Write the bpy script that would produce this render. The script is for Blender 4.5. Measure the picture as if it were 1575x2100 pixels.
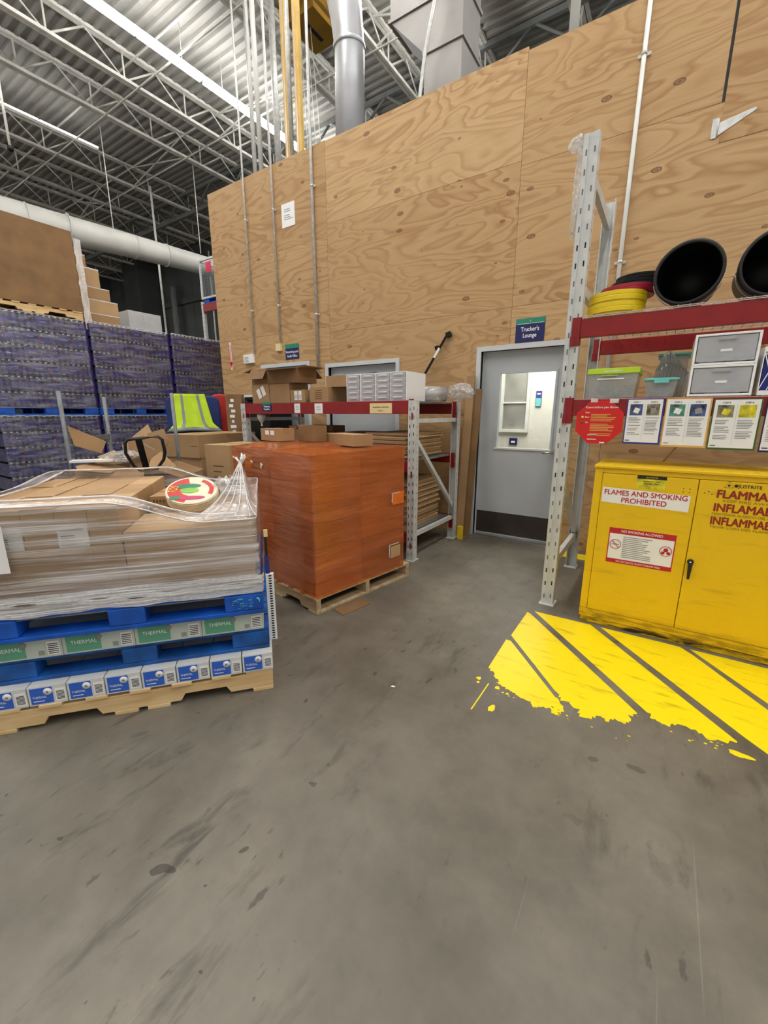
import bpy, bmesh, math, random
from mathutils import Vector, Matrix, noise
random.seed(7)
SC = bpy.context.scene
COL = SC.collection
for o in list(bpy.data.objects): bpy.data.objects.remove(o)

# ------------------------------------------------------------------ camera
cam_d = bpy.data.cameras.new('camera'); cam = bpy.data.objects.new('camera', cam_d); COL.objects.link(cam)
PITCH = math.atan(202/853.); YAW = math.radians(33.5)
cam.location = (0, 0, 1.40)
cam.rotation_euler = (math.pi/2-PITCH, 0, YAW)
cam_d.sensor_fit = 'VERTICAL'; cam_d.sensor_height = 36; cam_d.lens = 853/2100*36
cam_d.clip_start = 0.05; cam_d.clip_end = 200
SC.camera = cam
SC.view_settings.view_transform = 'Standard'; SC.view_settings.look = 'None'
SC.view_settings.gamma = 1; SC.view_settings.use_curve_mapping = False
SC.view_settings.exposure = 0.32
TUBE_STRENGTH = 34.0
WORLD_STRENGTH = 0.42

w = bpy.data.worlds.new('hall_ambience'); SC.world = w; w.use_nodes = True
w.node_tree.nodes['Background'].inputs[0].default_value = (1.0, .96, .9, 1)
w.node_tree.nodes['Background'].inputs[1].default_value = WORLD_STRENGTH

# ------------------------------------------------------------------ materials
def rgb(r, g, b):
    f = lambda c: (c/255/12.92) if c/255 <= .04045 else ((c/255+.055)/1.055)**2.4
    return (f(r), f(g), f(b), 1)
class NT:
    def __init__(s, name):
        s.m = bpy.data.materials.new(name); s.m.use_nodes = True; s.t = s.m.node_tree
        s.n = s.t.nodes; s.b = s.n['Principled BSDF']; s.out = s.n['Material Output']
    def node(s, ty, **k):
        n = s.n.new(ty)
        for a, v in k.items():
            if a.startswith('_'): setattr(n, a[1:], v)
            else: n.inputs[a.replace('_', ' ')].default_value = v
        return n
    def link(s, a, b): s.t.links.new(a, b)
    def coord(s, scale=(1, 1, 1), out='Object'):
        tc = s.node('ShaderNodeTexCoord'); mp = s.node('ShaderNodeMapping'); mp.inputs['Scale'].default_value = scale
        s.link(tc.outputs[out], mp.inputs['Vector']); return mp.outputs[0]
    def noise(s, vec, scale, detail=3, rough=.5, dist=0):
        n = s.node('ShaderNodeTexNoise', Scale=scale, Detail=detail, Roughness=rough, Distortion=dist)
        s.link(vec, n.inputs['Vector']); return n.outputs[0]
    def ramp(s, v, stops):
        r = s.node('ShaderNodeValToRGB'); e = r.color_ramp.elements
        while len(e) < len(stops): e.new(.5)
        for i, (p, c) in enumerate(stops):
            e[i].position = p; e[i].color = c if isinstance(c, tuple) else (c, c, c, 1)
        s.link(v, r.inputs[0]); return r.outputs[0]
    def mix(s, f, a, b, mode='MIX'):
        m = s.node('ShaderNodeMix', _data_type='RGBA', _blend_type=mode)
        for i, v in ((0, f), (6, a), (7, b)):
            if hasattr(v, 'is_output') or isinstance(v, bpy.types.NodeSocket): s.link(v, m.inputs[i])
            else: m.inputs[i].default_value = v
        return m.outputs[2]
    def math(s, op, a, b=0.0, c=0.0):
        m = s.node('ShaderNodeMath', _operation=op)
        for i, v in enumerate((a, b, c)):
            if isinstance(v, bpy.types.NodeSocket): s.link(v, m.inputs[i])
            else: m.inputs[i].default_value = v
        return m.outputs[0]
    def bump(s, h, strength=.2, dist=.01):
        b = s.node('ShaderNodeBump', Strength=strength, Distance=dist); s.link(h, b.inputs['Height']); s.link(b.outputs[0], s.b.inputs['Normal'])
MAT = {}
def plain(name, c, rough=.5, metal=0, var=0.06, scale=8, spec=.5, stretch=(1, 1, 1)):
    t = NT(name); v = t.coord(stretch)
    n = t.noise(v, scale, 4)
    lo = tuple(x*(1-var*2.2) for x in c[:3])+(1,); hi = tuple(min(1, x*(1+var*2.2)) for x in c[:3])+(1,)
    t.link(t.ramp(n, [(.3, lo), (.7, hi)]), t.b.inputs['Base Color'])
    t.b.inputs['Roughness'].default_value = rough; t.b.inputs['Metallic'].default_value = metal
    t.b.inputs['Specular IOR Level'].default_value = spec
    MAT[name] = t.m; return t.m
plain('kraft', rgb(168, 134, 94), .75, var=.05, scale=3)
plain('kraft_light', rgb(186, 153, 111), .75, var=.05, scale=3)
plain('kraft_dark', rgb(136, 104, 69), .8, var=.08, scale=4)
plain('kraft_inside', rgb(160, 124, 82), .85, var=.05)
plain('kraft_edge', rgb(205, 175, 135), .8, var=.1, scale=30)
plain('tape_brown', rgb(168, 128, 84), .25, var=.03)
plain('paper_white', rgb(243, 243, 241), .6, var=.01)
plain('paper_cream', rgb(232, 214, 160), .6, var=.02)
plain('print_black', rgb(28, 27, 27), .6, var=.0)
plain('print_grey', rgb(150, 150, 150), .6, var=.0)
plain('print_brown', rgb(108, 78, 48), .7, var=.0)
plain('rack_grey', rgb(208, 210, 207), .42, .1, var=.05, scale=12)
plain('rack_dark', rgb(120, 124, 126), .5, .3, var=.08, scale=12)
plain('slot_grey', rgb(112, 114, 112), .9, var=0)
plain('slot_black', rgb(22, 22, 22), .9, var=0)
plain('beam_red', rgb(140, 22, 24), .42, var=.06, scale=10)
plain('wire_pale', rgb(214, 196, 190), .4, .3, var=.02)
plain('galvanised', rgb(206, 206, 202), .38, .25, var=.08, scale=20)
plain('door_grey', rgb(190, 195, 198), .38, var=.03, scale=2)
plain('door_frame', rgb(206, 210, 212), .4, var=.03, scale=2)
plain('kick_plate', rgb(68, 62, 56), .45, .3, var=.08, scale=6)
plain('steel', rgb(190, 190, 188), .25, .9, var=.04)
plain('white_paint', rgb(222, 222, 216), .45, var=.02)
plain('duct_white', rgb(196, 195, 188), .5, var=.04, scale=2)
plain('duct_grey', rgb(190, 192, 196), .4, .35, var=.05, scale=3)
plain('duct_box', rgb(140, 136, 132), .5, .3, var=.05, scale=3)
plain('joist_white', rgb(222, 220, 212), .5, var=.06, scale=5)
plain('girder_grey', rgb(120, 122, 120), .6, var=.06, scale=5)
plain('wall_dark', rgb(82, 86, 84), .85, var=.1, scale=.8)
plain('column_dark', rgb(60, 62, 62), .8, var=.06, scale=2)
plain('black_plastic', rgb(13, 12, 12), .45, var=.05, spec=.3)
plain('black_rubber', rgb(26, 24, 23), .6, var=.1)
plain('yellow_plastic', rgb(236, 206, 30), .4, var=.03)
plain('maroon_plastic', rgb(150, 26, 52), .4, var=.04)
plain('yellow_metal', rgb(214, 178, 96), .5, var=.06, scale=6)
plain('gantry_yellow', rgb(150, 112, 22), .6, var=.1, scale=3)
plain('navy', rgb(22, 30, 92), .45, var=.02)
plain('teal', rgb(40, 138, 112), .45, var=.03)
plain('red_sign', rgb(214, 32, 26), .35, var=.02)
plain('sign_green', rgb(58, 96, 44), .5, var=.02)
plain('sign_orange', rgb(226, 176, 92), .5, var=.03)
plain('sign_blue', rgb(38, 52, 140), .5, var=.02)
plain('photo_teal', rgb(70, 120, 108), .5, var=.6, scale=30)
plain('photo_blue', rgb(60, 74, 116), .5, var=.5, scale=30)
plain('photo_olive', rgb(120, 114, 88), .5, var=.6, scale=30)
plain('photo_yellow', rgb(214, 202, 40), .5, var=.2, scale=25)
plain('lid_lime', rgb(190, 224, 40), .4, var=.02)
plain('lid_aqua', rgb(112, 206, 200), .4, var=.02)
plain('blue_pallet', rgb(14, 84, 184), .6, var=.14, scale=9)
plain('blue_pallet_worn', rgb(18, 84, 160), .65, var=.22, scale=9)
plain('thermal_blue', rgb(48, 100, 204), .45, var=.03)
plain('thermal_green', rgb(96, 164, 132), .45, var=.03)
plain('carton_white', rgb(216, 218, 216), .6, var=.03)
plain('carton_greenish', rgb(188, 198, 186), .6, var=.03)
plain('water_film', rgb(48, 48, 92), .25, var=.5, scale=14)
plain('water_bottle', rgb(72, 72, 110), .14, var=.5, scale=9)
plain('water_label', rgb(36, 40, 128), .3, var=.45, scale=7)
plain('bottle_cap', rgb(226, 228, 236), .3, var=.02)
plain('corner_blue', rgb(18, 22, 88), .35, var=.15, scale=12)
plain('corner_red', rgb(150, 26, 40), .4, var=.1)
plain('vest_yellow', rgb(196, 232, 40), .7, var=.04)
plain('vest_tape', rgb(140, 142, 140), .35, .2, var=.04)
plain('chair_blue', rgb(20, 44, 108), .6, var=.08)
plain('chair_red', rgb(188, 40, 32), .5, var=.06)
plain('drawer_white', rgb(248, 248, 248), .4, var=.01)
plain('roll_core', rgb(70, 74, 80), .5, var=.1)
plain('bag_red', rgb(206, 44, 38), .45, var=.05)
plain('bag_green', rgb(34, 128, 92), .45, var=.1)
plain('bag_lime', rgb(132, 196, 66), .45, var=.1)
plain('bag_pink', rgb(196, 44, 104), .45, var=.05)
plain('bag_yellow', rgb(240, 214, 60), .45, var=.05)
plain('bag_cream', rgb(232, 220, 190), .4, var=.05, scale=20)
plain('thermal_orange', rgb(232, 120, 40), .4, var=.05)
plain('text_brown_red', rgb(150, 44, 24), .5, var=0)
plain('text_red', rgb(190, 34, 44), .5, var=0)
plain('text_white', rgb(244, 244, 244), .5, var=0)
plain('text_olive', rgb(150, 128, 20), .5, var=0)
plain('panel_grey', rgb(196, 198, 196), .5, var=.03)
plain('cage_wire', rgb(150, 154, 156), .5, .3, var=.02)
plain('pink_sheet', rgb(228, 60, 92), .6, var=.04)
plain('lounge_pane', rgb(150, 148, 140), .3, var=.15, scale=2)
plain('lounge_wall', rgb(222, 218, 208), .7, var=.02)

def wood(name, c1, c2, c3, sc=6, axis=(1, 9, 9)):
    t = NT(name); v = t.coord(axis)
    n = t.noise(v, sc, 4, .6, .6)
    t.link(t.ramp(n, [(.25, c1), (.5, c2), (.75, c3)]), t.b.inputs['Base Color']); t.b.inputs['Roughness'].default_value = .75
    t.bump(n, .15, .004); MAT[name] = t.m
wood('pallet_pine', rgb(196, 158, 104), rgb(222, 190, 138), rgb(234, 208, 162), 2.2)
wood('pallet_old', rgb(150, 126, 92), rgb(184, 160, 124), rgb(206, 184, 150), 2.2)

def m_floor():
    t = NT('concrete'); v = t.coord((1, 1, 1))
    a = t.noise(v, .9, 6, .6, .3); b = t.noise(v, 7, 6, .65)
    base = t.ramp(a, [(.30, rgb(88, 83, 72)), (.5, rgb(113, 107, 95)), (.72, rgb(137, 130, 117))])
    fine = t.ramp(b, [(.3, (.80, .80, .80, 1)), (.7, (1.06, 1.06, 1.06, 1))])
    c = t.mix(1.0, base, fine, 'MULTIPLY')
    # scuffs stretched along the traffic direction
    mp = t.node('ShaderNodeMapping'); mp.inputs['Rotation'].default_value = (0, 0, math.radians(-28)); mp.inputs['Scale'].default_value = (7, 2.0, 1)
    t.link(v, mp.inputs['Vector'])
    s1 = t.noise(mp.outputs[0], 1.3, 5, .62, .4)
    big = t.noise(v, .55, 2)
    mask = t.math('MULTIPLY', t.ramp(s1, [(.56, 0.0), (.70, 1.0)]), t.ramp(big, [(.40, 0.0), (.56, 1.0)]))
    c = t.mix(t.math('MULTIPLY', mask, .62), c, rgb(44, 39, 38))
    mp2 = t.node('ShaderNodeMapping'); mp2.inputs['Rotation'].default_value = (0, 0, math.radians(-20)); mp2.inputs['Scale'].default_value = (13, 5, 1)
    t.link(v, mp2.inputs['Vector']); s2 = t.noise(mp2.outputs[0], 1.6, 5, .6, .2)
    c = t.mix(t.math('MULTIPLY', t.math('MULTIPLY', t.ramp(s2, [(.62, 0.0), (.67, 1.0)]), t.ramp(t.noise(v, 1.3, 3), [(.46, 0.0), (.6, 1.0)])), .6), c, rgb(52, 46, 44))
    hair = t.node('ShaderNodeTexNoise', Scale=1.0); mph = t.node('ShaderNodeMapping'); mph.inputs['Rotation'].default_value = (0, 0, math.radians(38)); mph.inputs['Scale'].default_value = (60, .8, 1); t.link(v, mph.inputs['Vector']); t.link(mph.outputs[0], hair.inputs['Vector'])
    c = t.mix(t.math('MULTIPLY', t.ramp(hair.outputs[0], [(.70, 0.0), (.73, 1.0)]), .22), c, rgb(160, 156, 148))
    # oily round spots
    vo = t.node('ShaderNodeTexVoronoi', Scale=6.5, _voronoi_dimensions='2D'); mv = t.noise(v, 9, 3)
    mm = t.node('ShaderNodeMixRGB'); mm.inputs[0].default_value = .13; t.link(v, mm.inputs[1]); 
    ns = t.node('ShaderNodeTexNoise', Scale=9.0); t.link(v, ns.inputs['Vector']); t.link(ns.outputs['Color'], mm.inputs[2]); t.link(mm.outputs[0], vo.inputs['Vector'])
    sep = t.node('ShaderNodeSeparateColor'); t.link(vo.outputs['Color'], sep.inputs[0])
    rad = t.math('MULTIPLY', t.math('POWER', sep.outputs[0], 5), .13)
    spot = t.math('MULTIPLY', t.math('LESS_THAN', vo.outputs['Distance'], rad), t.ramp(big, [(.44, 0.0), (.56, 1.0)]))
    c = t.mix(t.math('MULTIPLY', spot, .62), c, rgb(38, 33, 32))
    t.link(c, t.b.inputs['Base Color'])
    t.link(t.ramp(a, [(.3, .34), (.7, .52)]), t.b.inputs['Roughness']); t.b.inputs['Specular IOR Level'].default_value = .42
    t.bump(b, .06, .004); MAT['concrete'] = t.m
m_floor()
def m_ply():
    t = NT('plywood')
    tc = t.node('ShaderNodeTexCoord'); at = t.node('ShaderNodeAttribute'); at.attribute_name = 'panel'
    off = t.node('ShaderNodeVectorMath', _operation='MULTIPLY_ADD'); off.inputs[1].default_value = (37, 11, 23)
    t.link(at.outputs['Color'], off.inputs[0]); t.link(tc.outputs['Object'], off.inputs[2])
    mp = t.node('ShaderNodeMapping'); mp.inputs['Scale'].default_value = (.6, 1, 2.2); t.link(off.outputs[0], mp.inputs[0])
    v = mp.outputs[0]
    n = t.noise(v, 1.05, 3, .5, .5)
    fr = t.math('FRACT', t.math('MULTIPLY', n, 15))
    ring = t.ramp(fr, [(0, .45), (.12, 1.0), (.6, .75), (.9, .1), (1, .45)])
    mpf = t.node('ShaderNodeMapping'); mpf.inputs['Scale'].default_value = (1.4, 1, 38); t.link(off.outputs[0], mpf.inputs[0])
    fib = t.noise(mpf.outputs[0], 3, 4, .6)
    gm = t.noise(v, .7, 2)
    ringc = t.math('MULTIPLY', t.math('SUBTRACT', 1.0, ring), t.ramp(gm, [(.3, .35), (.65, 1.0)]))
    sepp = t.node('ShaderNodeSeparateColor'); t.link(at.outputs['Color'], sepp.inputs[0])
    base = t.mix(sepp.outputs[2], rgb(190, 155, 110), rgb(203, 169, 123))
    c = t.mix(t.math('MULTIPLY', ringc, .75), base, rgb(150, 106, 62))
    c = t.mix(t.math('MULTIPLY', t.ramp(fib, [(.45, 0.0), (.75, 1.0)]), .25), c, rgb(160, 116, 72))
    # knots and football patches
    mk = t.node('ShaderNodeMapping'); mk.inputs['Scale'].default_value = (1.0, 1, 1.9); t.link(off.outputs[0], mk.inputs[0])
    vo = t.node('ShaderNodeTexVoronoi', Scale=2.4, _voronoi_dimensions='2D'); sxz = t.node('ShaderNodeSeparateXYZ'); t.link(mk.outputs[0], sxz.inputs[0]); cxz = t.node('ShaderNodeCombineXYZ'); t.link(sxz.outputs[0], cxz.inputs[0]); t.link(sxz.outputs[2], cxz.inputs[1]); t.link(cxz.outputs[0], vo.inputs['Vector'])
    sp = t.node('ShaderNodeSeparateColor'); t.link(vo.outputs['Color'], sp.inputs[0])
    r = t.math('MULTIPLY', t.math('MAXIMUM', t.math('SUBTRACT', sp.outputs[0], .55), 0.0), .24)
    d = t.math('DIVIDE', vo.outputs['Distance'], t.math('ADD', r, .001))
    kn = t.ramp(d, [(0, 1.0), (.55, .5), (.8, .95), (.98, .9), (1.0, 0.0)])
    c = t.mix(t.math('MULTIPLY', kn, .85), c, rgb(98, 62, 38))
    t.link(c, t.b.inputs['Base Color']); t.b.inputs['Roughness'].default_value = .62; t.b.inputs['Specular IOR Level'].default_value = .3
    MAT['plywood'] = t.m
m_ply()
def m_yellow(name, c, dirt, lowdirt=False):
    t = NT(name); v = t.coord((1, 1, 1)); mp = t.node('ShaderNodeMapping'); mp.inputs['Scale'].default_value = (2.2, 12, 14); t.link(v, mp.inputs[0])
    n = t.noise(mp.outputs[0], 1.6, 5, .65); g = t.noise(v, 3, 3)
    c0 = t.mix(t.ramp(n, [(.56, 0.0), (.78, dirt)]), c, rgb(112, 96, 24))
    c0 = t.mix(t.ramp(g, [(.55, 0.0), (.8, .12)]), c0, rgb(190, 150, 24))
    if lowdirt:   # scuffs and grime where feet and mops hit the plinth
        sx = t.node('ShaderNodeSeparateXYZ'); t.link(v, sx.inputs[0])
        lo = t.ramp(sx.outputs[2], [(.02, 1.0), (.10, .35), (.16, 0.0)]); g2 = t.noise(mp.outputs[0], 2.4, 6, .7)
        c0 = t.mix(t.math('MULTIPLY', lo, t.ramp(g2, [(.42, 0.0), (.58, 1.0)])), c0, rgb(44, 36, 16))
    t.link(c0, t.b.inputs['Base Color']); t.b.inputs['Roughness'].default_value = .38; MAT[name] = t.m
m_yellow('cabinet_yellow', rgb(238, 196, 16), .35, True)
m_yellow('floor_yellow', rgb(250, 222, 14), .7)
def m_deck():
    plain('deck_steel', rgb(150, 148, 142), .5, .1, var=.05, scale=1.5)
m_deck()
def m_film(name, tint, white, lo, hi, op_lo, op_hi, vec=(1.3, 1.3, 26), gl=.25):
    t = NT(name); v = t.coord(vec)
    n = t.noise(v, 1.6, 5, .62, .3); n2 = t.noise(t.coord((.8, .8, 3)), 1.2, 3)
    m = t.math('ADD', t.math('MULTIPLY', n, .7), t.math('MULTIPLY', n2, .3))
    fac = t.ramp(m, [(lo, op_lo), (hi, op_hi)])
    tr = t.node('ShaderNodeBsdfTransparent'); tr.inputs[0].default_value = tint
    t.b.inputs['Base Color'].default_value = white; t.b.inputs['Roughness'].default_value = .16
    t.b.inputs['Specular IOR Level'].default_value = .9
    gls = t.node('ShaderNodeBsdfGlossy'); gls.inputs['Roughness'].default_value = .12
    gls.inputs[0].default_value = (1, 1, 1, 1)
    bmp = t.node('ShaderNodeBump', Strength=.9, Distance=.02); t.link(n, bmp.inputs['Height'])
    t.link(bmp.outputs[0], t.b.inputs['Normal']); t.link(bmp.outputs[0], gls.inputs['Normal'])
    mx = t.node('ShaderNodeMixShader'); t.link(fac, mx.inputs[0]); t.link(tr.outputs[0], mx.inputs[1]); t.link(t.b.outputs[0], mx.inputs[2])
    fr = t.node('ShaderNodeFresnel'); fr.inputs[0].default_value = 1.35; t.link(bmp.outputs[0], fr.inputs['Normal'])
    mx2 = t.node('ShaderNodeMixShader'); t.link(t.math('MINIMUM', t.math('MULTIPLY', fr.outputs[0], 1.6), gl), mx2.inputs[0])
    t.link(mx.outputs[0], mx2.inputs[1]); t.link(gls.outputs[0], mx2.inputs[2])
    t.link(mx2.outputs[0], t.out.inputs['Surface']); MAT[name] = t.m
m_film('film_clear', (.95, .95, .95, 1), rgb(236, 232, 230), .46, .62, .08, .78, (.45, .45, 18), .42)
m_film('film_bunch', (.95, .95, .95, 1), rgb(240, 240, 242), .38, .58, .25, .95, (.9, .9, 30), .4)
m_film('film_haze', (.9, .9, .92, 1), rgb(190, 190, 210), .46, .66, .03, .35, (2, 2, 14), .25)
m_film('film_rim', (.93, .93, .93, 1), rgb(240, 238, 236), .3, .6, .55, .95, (6, 6, 6))
m_film('film_orange', (.98, .56, .18, 1), rgb(228, 128, 72), .38, .66, .24, .60, (.6, .6, 5), .16)
m_film('plastic_bin', (.86, .87, .88, 1), rgb(196, 200, 202), .3, .7, .42, .58, (2, 2, 2))
m_film('plastic_drawer', (.9, .9, .92, 1), rgb(214, 216, 222), .3, .7, .45, .65, (2, 2, 2))
m_film('film_wad', (.93, .93, .93, 1), rgb(226, 222, 216), .35, .65, .15, .7, (20, 20, 20))
def m_glass():
    t = NT('door_glass'); tr = t.node('ShaderNodeBsdfTransparent'); tr.inputs[0].default_value = (.94, .96, .95, 1)
    gl = t.node('ShaderNodeBsdfGlossy'); gl.inputs['Roughness'].default_value = .02
    mx = t.node('ShaderNodeMixShader'); mx.inputs[0].default_value = .06
    t.link(tr.outputs[0], mx.inputs[1]); t.link(gl.outputs[0], mx.inputs[2]); t.link(mx.outputs[0], t.out.inputs['Surface']); MAT['door_glass'] = t.m
m_glass()
def m_emit(name, c, s):
    t = NT(name); e = t.node('ShaderNodeEmission'); e.inputs[0].default_value = c; e.inputs[1].default_value = s
    t.link(e.outputs[0], t.out.inputs['Surface']); MAT[name] = t.m
m_emit('tube_light', (1, .985, .96, 1), TUBE_STRENGTH); m_emit('tube_dim', (1, .985, .96, 1), TUBE_STRENGTH*.3)

# ------------------------------------------------------------------ helpers
class MB:
    def __init__(s): s.bm = bmesh.new(); s.slots = []; s.cur = 0; s.M = Matrix()
    def mat(s, n):
        if n not in s.slots: s.slots.append(n)
        s.cur = s.slots.index(n); return s
    def face(s, pts, smooth=False):
        vs = [s.bm.verts.new(s.M @ Vector(p)) for p in pts]
        f = s.bm.faces.new(vs); f.material_index = s.cur; f.smooth = smooth; return f
    def box(s, x0, x1, y0, y1, z0, z1, M=None):
        T = s.M @ M if M is not None else s.M
        v = [s.bm.verts.new(T @ Vector(p)) for p in ((x0,y0,z0),(x1,y0,z0),(x1,y1,z0),(x0,y1,z0),(x0,y0,z1),(x1,y0,z1),(x1,y1,z1),(x0,y1,z1))]
        for q in ((0,3,2,1),(4,5,6,7),(0,1,5,4),(1,2,6,5),(2,3,7,6),(3,0,4,7)):
            f = s.bm.faces.new([v[i] for i in q]); f.material_index = s.cur
        return s
    def tube(s, pts, r, n=8, closed=False, rs=None):
        pts = [s.M @ Vector(p) for p in pts]; rings = []
        N = len(pts); up = None
        for i, p in enumerate(pts):
            if closed: d = pts[(i+1) % N]-pts[i-1]
            else: d = pts[min(i+1, N-1)]-pts[max(i-1, 0)]
            d.normalize()
            if up is None: up = Vector((0, 0, 1)) if abs(d.z) < .9 else Vector((1, 0, 0))
            a = d.cross(up); 
            if a.length < 1e-4: a = d.orthogonal()
            a.normalize(); b = d.cross(a).normalized(); up = -b if False else up
            rr = rs[i] if rs else r
            rings.append([s.bm.verts.new(p+a*rr*math.cos(2*math.pi*k/n)+b*rr*math.sin(2*math.pi*k/n)) for k in range(n)])
        for i in range(N if closed else N-1):
            A, B = rings[i], rings[(i+1) % N]
            for k in range(n):
                f = s.bm.faces.new((A[k], A[(k+1) % n], B[(k+1) % n], B[k])); f.smooth = True; f.material_index = s.cur
        if not closed:
            for R in (rings[0], rings[-1]):
                f = s.bm.faces.new(R); f.material_index = s.cur
        return s
    def bar(s, p0, p1, wd, h):      # square section bar between two points
        p0 = s.M @ Vector(p0); p1 = s.M @ Vector(p1); d = (p1-p0).normalized()
        up = Vector((0, 0, 1)) if abs(d.z) < .95 else Vector((0, 1, 0))
        a = d.cross(up).normalized()*wd/2; b = d.cross(a).normalized()*h/2
        v = [s.bm.verts.new(q+i*a+j*b) for q in (p0, p1) for i, j in ((-1,-1),(1,-1),(1,1),(-1,1))]
        for q in ((0,1,2,3),(7,6,5,4),(0,4,5,1),(1,5,6,2),(2,6,7,3),(3,7,4,0)):
            f = s.bm.faces.new([v[i] for i in q]); f.material_index = s.cur
        return s
    def lathe(s, prof, n=32, T=None, cap=True):
        T = s.M @ T if T is not None else s.M; rings = []
        for r, z in prof: rings.append([s.bm.verts.new(T @ Vector((r*math.cos(2*math.pi*k/n), r*math.sin(2*math.pi*k/n), z))) for k in range(n)])
        for A, B in zip(rings, rings[1:]):
            for k in range(n):
                f = s.bm.faces.new((A[k], A[(k+1) % n], B[(k+1) % n], B[k])); f.smooth = True; f.material_index = s.cur
        if cap:
            for R in (rings[0], rings[-1]):
                f = s.bm.faces.new(R); f.material_index = s.cur
        return s
    def prism(s, poly, z0, z1, T=None):   # poly in xy
        T = s.M @ T if T is not None else s.M
        a = [s.bm.verts.new(T @ Vector((x, y, z0))) for x, y in poly]; b = [s.bm.verts.new(T @ Vector((x, y, z1))) for x, y in poly]
        fs = [s.bm.faces.new(a[::-1]), s.bm.faces.new(b)]
        for i in range(len(a)): fs.append(s.bm.faces.new((a[i], a[(i+1) % len(a)], b[(i+1) % len(a)], b[i])))
        for f in fs: f.material_index = s.cur
        return s
    def mesh(s, name):
        bmesh.ops.recalc_face_normals(s.bm, faces=s.bm.faces)
        me = bpy.data.meshes.new(name); s.bm.to_mesh(me); s.bm.free()
        for n in s.slots: me.materials.append(MAT[n])
        return me
def obj(name, mb, parent=None, loc=None, rz=0, bevel=0, label=None):
    me = mb.mesh(name) if isinstance(mb, MB) else mb
    o = bpy.data.objects.new(name, me); COL.objects.link(o)
    if parent: o.parent = parent
    if loc is not None: o.location = loc
    o.rotation_euler.z = rz
    if bevel:
        m = o.modifiers.new('edges', 'BEVEL'); m.width = bevel; m.segments = 2; m.limit_method = 'ANGLE'; m.angle_limit = math.radians(50)
    if label: o['label'] = label
    return o
def tag(o, label, cat, group=None, kind=None):
    o['label'] = label; o['category'] = cat
    if group: o['group'] = group
    if kind: o['kind'] = kind
    return o
def thing(name, label, cat, loc=(0, 0, 0), rz=0, group=None):
    o = bpy.data.objects.new(name, None); COL.objects.link(o); o.empty_display_size = .1
    o.location = loc; o.rotation_euler.z = rz; return tag(o, label, cat, group)
def struct(name, mb, label=None, **k):
    o = obj(name, mb, **k); o['kind'] = 'structure'
    if label: o['label'] = label
    return o
def M1(f, m='kraft'):
    b = MB(); b.mat(m); f(b); return b
def BX(m, *a, M=None):
    b = MB(); b.mat(m); b.box(*a, M=M) if M is not None else b.box(*a); return b
def copy_tree(o, parent=None):
    c = o.copy(); COL.objects.link(c); c.parent = parent
    for ch in list(o.children): copy_tree(ch, c)
    return c
_tx = {}
def text(body, h, m, parent, loc, wfit=None, name='lettering', face='-Y', bold=.0, depth=.0006, align='CENTER', rot=0, shear=0):
    """raised lettering facing local -Y (or +Z), its baseline centre at loc"""
    cu = bpy.data.curves.new('t', 'FONT'); cu.body = body; cu.size = 1; cu.extrude = 0; pass; cu.align_x = align
    to = bpy.data.objects.new('t', cu); COL.objects.link(to)
    dg = bpy.context.evaluated_depsgraph_get(); me = bpy.data.meshes.new_from_object(to.evaluated_get(dg)); bpy.data.objects.remove(to)
    xs = [v.co.x for v in me.vertices]; wd = max(xs)-min(xs); sc = h/.72
    sx = sc if wfit is None else wfit/wd
    T = Matrix.Diagonal((sx, sc, .5, 1))
    if bold:
        bmx = bmesh.new(); bmx.from_mesh(me); src = list(bmx.verts)+list(bmx.edges)+list(bmx.faces)
        for kz, (dx, dy) in enumerate(((bold*.9, 0), (-bold*.9, 0), (0, bold*.7), (0, -bold*.7))):
            r_ = bmesh.ops.duplicate(bmx, geom=src); bmesh.ops.translate(bmx, vec=(dx, dy, .0002*(kz+1)), verts=[g for g in r_['geom'] if isinstance(g, bmesh.types.BMVert)])
        bmx.to_mesh(me); bmx.free()
    if face == '-Y': T = Matrix.Rotation(math.pi/2, 4, 'X') @ T
    me.transform(Matrix.Rotation(rot, 4, 'Y') @ T if face == '-Y' else Matrix.Rotation(rot, 4, 'Z') @ T); me.materials.clear(); me.materials.append(MAT[m])
    o = bpy.data.objects.new(name, me); COL.objects.link(o); o.parent = parent; o.location = loc; return o
def lines(b, x0, x1, z0, z1, n, y, m='print_grey', seed=1):
    rnd = random.Random(seed); b.mat(m); st = (z1-z0)/n
    for i in range(n):
        z = z1-(i+.5)*st; e = x0+(x1-x0)*rnd.uniform(.6, 1)
        if rnd.random() < .14: continue
        b.box(x0, e, y-.0004, y, z-st*.22, z+st*.22)
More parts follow.
